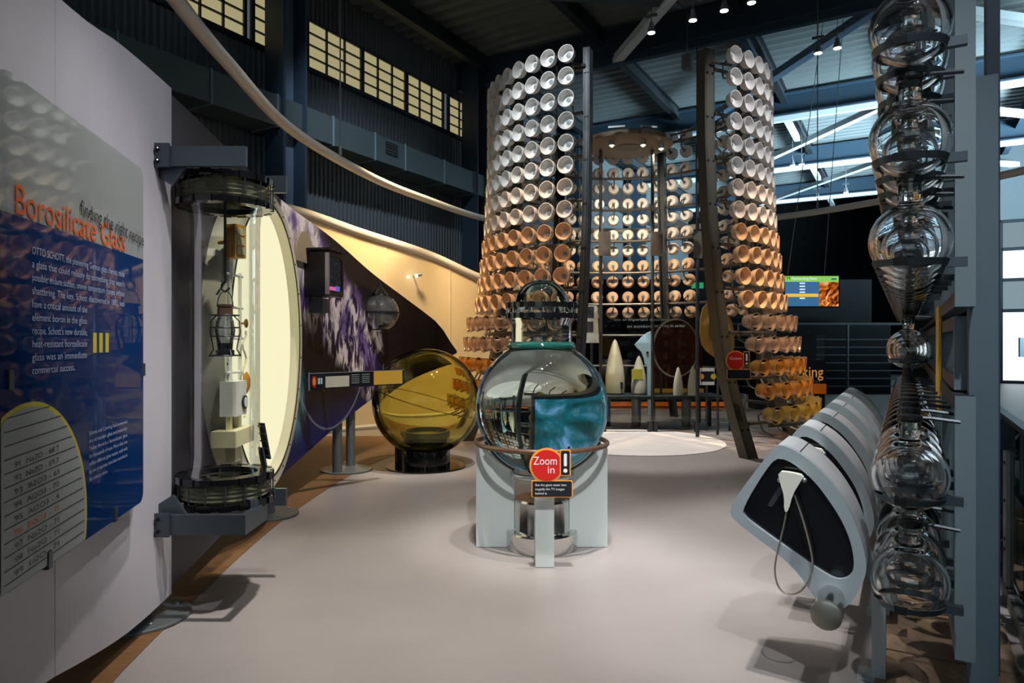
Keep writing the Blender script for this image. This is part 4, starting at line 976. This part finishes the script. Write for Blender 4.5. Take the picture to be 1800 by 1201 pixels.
# pale blue mirror segment
YM = 11.75; pts = [P(*q, YM) for q in ((1147, 581), (1138, 585), (1128, 593), (1116, 606), (1120, 612), (1127, 618), (1132, 630), (1134, 640), (1138, 643), (1139, 730), (1147, 730))]
o = thing('mirror_segment', V(pts[9].x, YM, pts[9].z), 'pale blue fan-shaped mirror segment on a narrow stem', 'mirror'); MB().prism(pts, (0, .04, 0)).build('mirror_blade', 'mirror_blue', o)
MB().lathe([(.022, 0), (.022, .006)], P(1138, 620, YM - .004), V(0, -1, 0), 14).build('hole', 'black', o); MB().bar(P(1143, 728, YM + .02), V(P(1143, 728, YM).x, YM + .02, .01), .06, .03).build('stem', 'mirror_blue', o)
# hanging amber sheet
YA = 10.9; pts = chaikin([P(*q, YA) for q in ((1252, 512), (1246, 530), (1232, 545), (1230, 600), (1244, 622), (1266, 632), (1292, 622), (1290, 570), (1276, 548), (1262, 512))], 1)
o = thing('amber_sheet', P(1262, 632, YA), 'translucent amber glass shield standing beside the tower leg', 'glass shield'); MB().prism(pts, (0, .03, 0)).build('amber_pane', 'amber_cloth', o); MB().cyl(P(1262, 625, YA + .02), V(P(1262, 0, YA).x, YA + .02, .01), .022, 8).build('stand_rod', 'dark_steel', o)
# document boards
YD = 10.95; pts = [P(*q, YD) for q in ((1024, 537), (1050, 537), (1053, 603), (1020, 603), (1023, 572))]
o = thing('document_board', P(1036, 603, YD), 'cream document board with two dark photographs on the tower frame', 'document board'); MB().prism(pts, (0, .02, 0)).build('sheet', 'paper', o)
for cx, cy, w, h in ((1034, 549, 20, 20), (1036, 575, 14, 19)): MB().box(P(cx, cy, YD - .004), (w / F * YD, .008, h / F * YD)).build('photograph', 'photo_dark', o)
MB().cyl(P(1040, 600, YD + .03), V(P(1040, 0, YD).x, YD + .03, .01), .02, 8).build('stand_rod', 'dark_steel', o)
YD = 11.4; c = P(1243, 662, YD); o = thing('graphic_card', c - UP * .15, 'small white card with orange and yellow shapes by the amber shield', 'card'); MB().box(c, (25 / F * YD, .02, 30 / F * YD)).build('card', 'print_white', o)
MB().box(c + V(0, -.012, 0), (23 / F * YD, .006, 18 / F * YD)).build('dark_field', 'sign_black', o); MB().lathe([(.05, 0), (.05, .004)], c + V(-.10, -.016, 0), V(0, -1, 0), 6).build('orange_hexagon', 'sign_orange', o); MB().lathe([(.05, 0), (.05, .004)], c + V(.10, -.016, 0), V(0, -1, 0), 6).build('yellow_hexagon', 'print_yellow', o)
MB().cyl(c + V(0, .03, -.1), V(c.x, c.y + .03, .01), .02, 8).build('stand_rod', 'dark_steel', o)
c = P(1226, 502, 14.2); o = thing('exit_sign', c - UP * .1, 'small green lit sign glimpsed behind the tower bowls', 'sign'); MB().box(c, (.24, .04, .12)).build('lit_face', 'exit_green', o); MB().box(c + V(0, .04, 0), (.28, .04, .16)).build('housing', 'black', o); MB().cyl(c + V(0, .04, .08), V(c.x, c.y + .04, 8.3), .012, 6).build('drop_rod', 'dark_steel', o)
# glass screen with writing
c0 = P(1058, 550, 11.3); c1 = P(1228, 550, 11.3)
o = thing('glass_screen', ((c0.x + c1.x) / 2, 11.3, 0), 'clear lettered glass screen standing before the nose cones', 'glass screen')
for a, b in ((1058, 1146), (1148, 1228)): xa, xb = P(a, 0, 11.3).x, P(b, 0, 11.3).x; MB().box(((xa + xb) / 2, 11.3, 1.07), (xb - xa, .012, 1.80)).build('pane', 'clear_sheet', o)
for s in (1062, 1142, 1152, 1224): MB().box((P(s, 0, 11.3).x, 11.3, .09), (.06, .08, .17)).build('foot_clamp', 'dark_steel', o)
for tx, px, py, w in (('was an important discovery', 1078, 564, 97), ('an accident', 1102, 576, 44), ('to bring in order', 1150, 575, 55)): text(tx, .065, 'print_grey', o, P(px, py, 11.28), V(1, 0, 0), UP, 'lettering', width=w / F * 11.28)
# bollard cylinders right of the leg, orange floor stripe
for px, py, rr in ((1300, 757, .10), (1286, 757, .05)):
    Y = 1800 / (py - 600.5); x = (px - 900) / F * Y; o = thing('bollard', (x, Y, 0), 'short grey round post behind the slanted tower leg' if rr > .07 else 'narrow dark post beside the grey bollard', 'bollard')
    MB().lathe([(rr, 0), (rr, .60), (rr * .9, .62), (0, .62)], (x, Y, 0), UP, 20).build('shaft', 'grey_post' if rr > .07 else 'dark_steel', o, smooth=True); MB().lathe([(rr * 1.15, 0), (rr * 1.15, .02)], (x, Y, 0), UP, 20).build('foot_ring', 'dark_steel', o)
o = thing('orange_counter', (3.6, 15.7, 0), 'low dark counter with an orange plinth behind the tower', 'counter'); MB().box((3.3, 15.7, .32), (3.6, .5, .40)).build('body', 'black_wall', o); MB().box((3.3, 15.5, .09), (3.6, .3, .09)).build('orange_plinth', 'stripe_orange', o)
exclaim_sign(P(1293, 634, 8.62), .118, 'guess_sign', 'small red Guess sign with caption plate on the slanted tower leg', [('Guess', .44, -.70, .10, 1.3)], ['', '', ''])

# ================================================================== FLASK RACK
rack = thing('flask_rack', H(.25, 6, 0), 'long blue-grey steel rack holding rows of round glass flasks', 'rack')
T0, PITCH = 2.955, .335
for t in (3.45, 7.2, 11.0): MB().box(H(.275, t, 1.55 if t > 5 else 1.30), (.10, .12, 3.08 if t > 5 else 2.58), (RT, D, UP)).build('column', 'rack_shaded', rack)
MB().box(H(.335, 3.75, 3.0), (.05, .12, 6), (RT, D, UP)).build('rear_column', 'steel_blue', rack)
def module(z0, z1, ta, tb, u=.205):
    MB().box(H(u, (ta + tb) / 2, z1 - .03), (.07, tb - ta, .06), (RT, D, UP)).build('top_rail', 'bracket_steel', rack); MB().box(H(u, (ta + tb) / 2, z0 + .03), (.07, tb - ta, .06), (RT, D, UP)).build('bottom_rail', 'bracket_steel', rack)
    t = ta
    while t < tb: MB().box(H(u, t, (z0 + z1) / 2), (.07, .06, z1 - z0), (RT, D, UP)).build('upright', 'rack_steel', rack); t += 1.15
module(1.64, 4.0, 3.30, 12.3); module(1.29, 1.61, 3.55, 12.3, .215); module(.22, 1.28, 3.30, 11.4)
c = H(.17, 4.9, 1.40); o = tag(MB().box(c, (.012, .5, .62), (RT, D, UP)).build('caption_strip', 'plaque_gold', base=tuple(c)), 'narrow gold caption strip on the flask rack uprights', 'caption')
FR_ = .140
fm = MB(); prof = [(FR_ * math.sin(R(a)), -FR_ * math.cos(R(a))) for a in range(0, 160, 8)] + [(.040, .138), (.036, .150), (.036, .185), (0, .185)]
fm.lathe([(r if r > 1e-6 else 0, h) for r, h in prof], (0, 0, 0), UP, 40); near_me = fm.mesh('bulb', 'shell_outer', smooth=True, angle=50); flask_me = fm.mesh('bulb', 'bulb_glass', smooth=True, angle=50)
inn_me = MB().sphere((0, 0, -.002), FR_ * .90, 40, 24).mesh('inner_surface', 'shell_inner', smooth=True, angle=180)
neck_me = MB().lathe([(.040, .176), (.040, .212), (.046, .216), (.046, .226), (.037, .226)], (0, 0, 0), UP, 24, caps=False).mesh('neck', 'neck_glass', smooth=True, angle=50)
stop_me = MB().lathe([(.036, .214), (.044, .226), (.044, .240), (.030, .244), (0, .244)], (0, 0, 0), UP, 18).mesh('stopper', 'black')
bm_ = MB().lathe([(.112, -.098), (.118, -.098), (.128, -.074), (.122, -.074), (.112, -.098)], (0, 0, 0), UP, 32, caps=False)
bm_.bar(RT * .118 - UP * .086, RT * .18 - UP * .086, .030, .034)
ring_me = bm_.mesh('support_ring', 'bracket_steel', smooth=True, angle=40)
rod_me = MB().tube([RT * .045 + UP * .232, RT * .075 + UP * .232, RT * .17 + UP * .222], .008, 6).mesh('neck_rod', 'rail_dark')
rubber_me = MB().box(V(-.118 * .7, -.118 * .7, -.086), (.04, .02, .03), (V(.707, -.707, 0), V(.707, .707, 0), UP)).mesh('rubber_pad', 'black')
rows = [('top', 2.675, 0, 14), ('second', 2.255, 0, 16), ('third', 1.875, 0, 24), ('eye-level', 1.445, 8, 14), ('fifth', .965, .6, 20), ('lowest', .545, .6, 18)]
for nm, z, k0_, cnt in rows:
    for k in range(cnt):
        p = H(.012, T0 + PITCH * (k0_ + k), z)
        f = thing('round_flask', p - UP * FR_, '%s round glass flask from the near end in the %s row of the rack' % (ORD[k] if k else 'nearest', nm), 'flask', 'glass flasks in the long rack')
        bb = inst(near_me if k < 3 else flask_me, 'bulb', f, p)
        if k < 3: inst(inn_me, 'inner_surface', bb, p)
        inst(neck_me, 'neck', f, p); inst(stop_me, 'stopper', f, p)
        inst(ring_me, 'support_ring', rack, p); inst(rod_me, 'neck_rod', rack, p)
        if k < 6: inst(rubber_me, 'rubber_pad', rack, p)

# ================================================================== LISTENING STATIONS
TS = 3.15
OUT = [(1280, 892), (1359, 786), (1370, 781), (1395, 790), (1431, 815), (1463, 849), (1490, 890), (1510, 935), (1521, 975), (1524, 1007), (1512, 1034), (1486, 1076), (1440, 1066), (1395, 993), (1287, 915)]
INN = [(1303, 896), (1356, 810), (1373, 805), (1395, 815), (1431, 845), (1458, 881), (1481, 917), (1497, 957), (1502, 993), (1497, 1012), (1481, 1020), (1458, 1016), (1310, 912)]
def polar(pts, c, n=84):
    pts = [V(*on_t(px, py, TS), 0) for px, py in pts]; pts = chaikin(pts, 2); c = V(*c, 0); out = []
    for k in range(n):
        a = 2 * math.pi * k / n; d = V(math.cos(a), math.sin(a), 0); best = 0
        for i in range(len(pts)):
            p, q = pts[i] - c, pts[(i + 1) % len(pts)] - c; e = q - p; den = d.x * e.y - d.y * e.x
            if abs(den) < 1e-9: continue
            t = (p.x * e.y - p.y * e.x) / den; s = (p.x * d.y - p.y * d.x) / den
            if t > 0 and -1e-6 <= s <= 1 + 1e-6: best = max(best, t)
        out.append((c.x + d.x * best, c.y + d.y * best))
    return out
cc = on_t(1425, 925, TS); po = polar(OUT, cc); pi_ = polar(INN, cc); nP = len(po)
stn = thing('listening_station', H(po[0][0], TS, 0), '', 'listening station', 'row of listening stations')
HL = lambda l, t: [H(u, t, z) for u, z in l]
MB().ring(HL(po, TS), HL(pi_, TS), D * .035).build('face_frame', 'frame_paint', stn, smooth=True, angle=40)
m = MB(); A1 = HL(po, TS + .036); A2 = HL(po, TS + .34)
for i in range(nP): j = (i + 1) % nP; m.add([A1[i], A1[j], A2[j], A2[i]], [(0, 1, 2, 3)])
m.add(A2, [tuple(range(nP))]); m.build('shell', 'brushed_aluminium', stn, smooth=True, angle=40)
MB().prism(HL(pi_, TS + .022), D * .012).build('dark_window', 'black_gloss', stn)
k = max(range(nP), key=lambda i: po[i][1]); u, z = po[(k - 3) % nP]; MB().bar(H(u, TS + .04, z + .001), H(u, TS + .34, z + .001), .004, .003).build('shell_seam', 'black', stn)
def OT(px, py, lift=0): u, z = on_t(px, py, TS); return H(u, TS - lift, z)
sp = MB().prism([OT(1348, 890, -.018), OT(1356, 893, -.018), OT(1377, 862, -.018), OT(1368, 856, -.018)], -D * .004).build('speaker_strip', 'rail_dark', stn)
hs = MB().prism(chaikin([OT(1370, 826, .01), OT(1392, 828, .01), OT(1416, 834, .01), OT(1408, 846, .01), OT(1396, 866, .01), OT(1388, 896, .01), OT(1381, 896, .01), OT(1381, 868, .01), OT(1374, 846, .01)], 1), -D * .035).build('handset', 'white_paint', stn)
for px, py in ((1372, 843), (1415, 843)): MB().sphere(OT(px, py, .02), .011, 12, 8).build('hook_knob', 'aluminium', hs, smooth=True)
cord = [OT(*q, .03) for q in ((1385, 895), (1378, 930), (1368, 970), (1364, 1000), (1370, 1027), (1385, 1040), (1405, 1038), (1420, 1022), (1429, 1000), (1429, 975), (1420, 935), (1408, 895), (1398, 868))]
MB().tube(spline(cord, 5), .0042, 6).build('cord', 'rim_metal', hs, smooth=True)
u, z = on_t(1500, 1030, TS); fu = on_t(1533, 1100, TS + .30)[0]
ft = MB(); t = TS + .30
ft.bar(H(-.20, t, .62), H(-.105, t, .44), .055, .09, D).bar(H(-.105, t, .46), H(-.105, t, .012), .055, .09, D); ft.box(H(-.09, t, .008), (.20, .12, .014), (RT, D, UP)); ft.build('leg', 'frame_paint', stn)
stn['label'] = 'nearest curved grey listening station with white handset, beside the flask rack'
for k in range(1, 6):
    c = copy_tree(stn, D * (.80 * k)); c['label'] = '%s curved grey listening station counted from the nearest one' % ORD[k] if k < 5 else 'farthest curved grey listening station in the row'
ur, zr = on_t(1452, 1085, TS - .22); zr += .005
tb = thing('station_rail', H(ur, TS, zr), 'round steel rail running under the listening stations', 'rail')
MB().cyl(H(ur, TS - .22, zr), H(ur, TS + 4.4, zr), .052, 28).build('tube', 'chrome', tb, smooth=True); MB().lathe([(.058, 0), (.058, .02), (.05, .024), (0, .024)], H(ur, TS - .20, zr), -D, 28).build('end_cap', 'rim_metal', tb, smooth=True, angle=30)

# ================================================================== GLASS BALUSTRADE, FAR THINGS
bal = thing('glass_balustrade', H(.52, 5, 0), 'green glass balustrade with dark handrail at the right edge', 'balustrade')
for k in range(5): MB().box(H(.52, 3.55 + 1.42 * k, .56), (.014, 1.40, .96), (RT, D, UP)).build('glass_pane', 'green_sheet', bal)
MB().box(H(.52, 6.4, 1.055), (.05, 7.4, .03), (RT, D, UP)).build('handrail', 'rail_dark', bal); MB().box(H(.52, 6.4, .05), (.06, 7.2, .09), (RT, D, UP)).build('foot_channel', 'grey_post', bal)
for k in range(5):
    p = MB().box(H(.505, 3.45 + 1.42 * k, .45), (.02, .14, .82), (RT, D, UP)).build('post_plate', 'frame_paint', bal)
    for z in (.30, .36, .58, .80): MB().lathe([(.010, 0), (.010, .006)], H(.494, 3.42 + 1.42 * k, z), -RT, 8).build('screw', 'black', p)
# hung television
Y = 14.0; c = P(1427, 512, Y); tv = thing('hung_television', c - UP * .33, 'flat television listing Flameworking Demo times, hung on cables', 'television'); x = V(1, 0, 0)
W_, H_ = 94 / F * Y, 53 / F * Y
MB().box(c + V(0, .03, 0), (W_ + .05, .05, H_ + .05)).build('case', 'black', tv)
def tvq(u0, v0, u1, v1, mat, name, lift=0): return MB().box(c + V(W_ * ((u0 + u1) / 2 - .5), -.002 - lift, H_ * (.5 - (v0 + v1) / 2)), (W_ * (u1 - u0), .006, H_ * (v1 - v0))).build(name, mat, tv)
tvq(0, 0, 1, .19, 'tv_green', 'header_bar'); tvq(0, .19, .64, 1, 'tv_blue', 'list_field'); tvq(.64, .19, 1, 1, 'tv_fire', 'fire_picture'); tvq(.01, .585, .62, .69, 'tv_yellow', 'highlight_bar', .004)
for v in (.24, .34, .44, .535, .735): tvq(.27, v - .02, .37, v + .02, 'tv_white', 'time_line', .004)
tvq(.86, .07, .96, .13, 'tv_blue', 'time_badge', .004)
text('Flameworking Demo', .085, 'tv_white', tv, c + V(-W_ * .38, -.008, H_ * .375), x, UP, 'header_text', width=W_ * .47)
text('M', .10, 'sign_black', tv, c + V(-W_ * .475, -.008, H_ * .37), x, UP, 'logo')
for px, tx in ((1385, 1460), (1450, 1495)): MB().cyl(c + V((px - 1427) / F * Y, .03, H_ / 2), V((tx - 900) / F * Y * 1.0, Y + .3, 8.3), .008, 6).build('cable', 'cable', tv)
# demo cabinet with sign
Y = 15.0; x0, x1 = P(1330, 0, Y).x, P(1452, 0, Y).x; cx = (x0 + x1) / 2
cab = thing('demo_cabinet', (cx, Y, 0), 'black display cabinet with an orange Flameworking Demo sign below its glass', 'cabinet')
MB().box((cx, Y + .3, .55), (x1 - x0, .5, 1.1)).build('base', 'black', cab); MB().box((cx, Y + .5, 1.36), (x1 - x0, .04, .62)).build('back', 'black_wall', cab)
MB().box((cx, Y + .05, 1.35), (x1 - x0, .02, .60)).build('glass_front', 'clear_sheet', cab); MB().box((cx, Y + .3, 1.67), (x1 - x0, .5, .03)).build('lid', 'rail_dark', cab)
sgn = MB().box((cx, Y + .02, .72), (x1 - x0, .04, .70)).build('sign_board', 'sign_black', cab); MB().box((cx, Y - .004, .46), (x1 - x0, .02, .22)).build('orange_band', 'stripe_orange', cab)
xr = P(1445, 0, Y).x
text('Flameworking', .34, 'lit_orange', sgn, V(xr - 1.62, Y - .012, .66 + .06), V(1, 0, 0), UP, 'lettering', width=1.62); text('Demo', .20, 'print_grey', sgn, V(P(1408, 0, Y).x, Y - .016, .56), V(1, 0, 0), UP, 'lettering', width=.40)
# gallery railing
gr = thing('gallery_railing', V(8, 17.5, 0), 'dark horizontal-bar railing in front of the black back wall', 'railing')
for z in (.35, .55, .75, .95, 1.15, 1.35, 1.55, 1.95): MB().cyl((5.5, 17.5, z), (10.2, 17.5, z), .02 if z < 1.9 else .035, 6).build('bar', 'rail_dark', gr)
for x in (5.6, 7.1, 8.6, 10.1): MB().cyl((x, 17.5, 0), (x, 17.5, 1.95), .035, 8).build('post', 'rail_dark', gr)
# machine by the daylight windows
c = H(3.05, 22, 0); o = thing('white_machine', c, 'white machine stand with slanted arms near the bright windows', 'machine'); MB().box(c + UP * .5, (.5, .5, 1.0), (RT, D, UP)).build('body', 'white_paint', o); MB().bar(c + UP * 1.0, c + UP * 1.8 + RT * .4, .08, .08).build('arm', 'mirror_blue', o); MB().bar(c + UP * 1.0 - RT * .3, c + UP * 1.9 - RT * .05, .08, .08).build('arm', 'mirror_blue', o); MB().box(c + UP * 1.35 - RT * .35, (.3, .3, .5), (RT, D, UP)).build('panel', 'mirror_blue', o)

# ------------------------------------------------------------------ ceiling spot lamps
def lamp(px, py, z, s, label):
    Y = (z - EYE) * F / (600.5 - py); x = (px - 900) / F * Y; c = V(x, Y, z); o = thing('spot_lamp', c, label, 'lamp', 'small ceiling spot lamps')
    MB().lathe([(s, -.02), (s, .02), (s * .62, .10), (s * .5, .17), (0, .17)], c, UP, 18).build('housing', 'aluminium', o, smooth=True, angle=40); MB().lathe([(0, -.024), (s * .9, -.024), (s * .9, -.016)], c, UP, 18).build('bulb_face', 'lamp_glow', o)
    MB().cyl(c + UP * .16, c + UP * .30, .012, 6).build('stem', 'aluminium', o); MB().bar(c + UP * .30 - RT * .11, c + UP * .30 + RT * .11, .05, .04).build('track_adapter', 'grey_post', o)
    MB().cyl(c + UP * .3, V(c.x, c.y, 8.5), .008, 6).build('drop_wire', 'cable', o)
for px, py, z, s, lb in ((1145, 56, 7.25, .075, 'leftmost ceiling spot lamp above the tower opening'), (1218, 34, 7.25, .075, 'second ceiling spot lamp from the left above the tower'), (1273, 17, 7.25, .075, 'third ceiling spot lamp from the left above the tower'), (1321, 3, 7.25, .075, 'ceiling spot lamp cut by the top picture edge'),
                         (1438, 92, 7.25, .08, 'left lamp of the pair between tower and top flasks'), (1472, 83, 7.25, .08, 'right lamp of the pair between tower and top flasks'), (1393, 290, 7.0, .08, 'left lamp of the distant pair beside the tower'), (1409, 288, 7.0, .08, 'right lamp of the distant pair beside the tower'),
                         (1436, 346, 7.0, .09, 'far spot lamp under the last pale truss, left'), (1487, 338, 7.0, .09, 'far spot lamp under the last pale truss, right')): lamp(px, py, z, s, lb)
Y = 5.9 * F / 495; c = V((1208 - 900) / F * Y, Y, 7.35); o = thing('steel_can', c, 'short steel cylinder hanging from the roof above the tower opening', 'fixture'); MB().lathe([(.10, -.14), (.115, -.14), (.115, .14), (0, .15)], c, UP, 20).build('can', 'rim_metal', o, smooth=True, angle=30); MB().cyl(c + UP * .14, V(c.x, c.y, 8.5), .012, 6).build('drop_rod', 'cable', o)
p = min(CW, key=lambda q: abs(900 + F * q.x / q.y - 730)); c = V(p.x + .10, p.y - .14, EYE - (485 - 600.5) / F * p.y)
o = thing('wall_lamp', c, 'small bright lamp on the glossy cream wall', 'lamp'); MB().cyl(c, c + V(.07, .0, .02), .035, 12).build('housing', 'aluminium', o); MB().sphere(c + V(-.02, -.01, -.01), .030, 12, 8).build('bulb', 'lamp_glow', o); MB().bar(c, V(p.x, p.y, c.z), .02, .02).build('arm', 'aluminium', o)
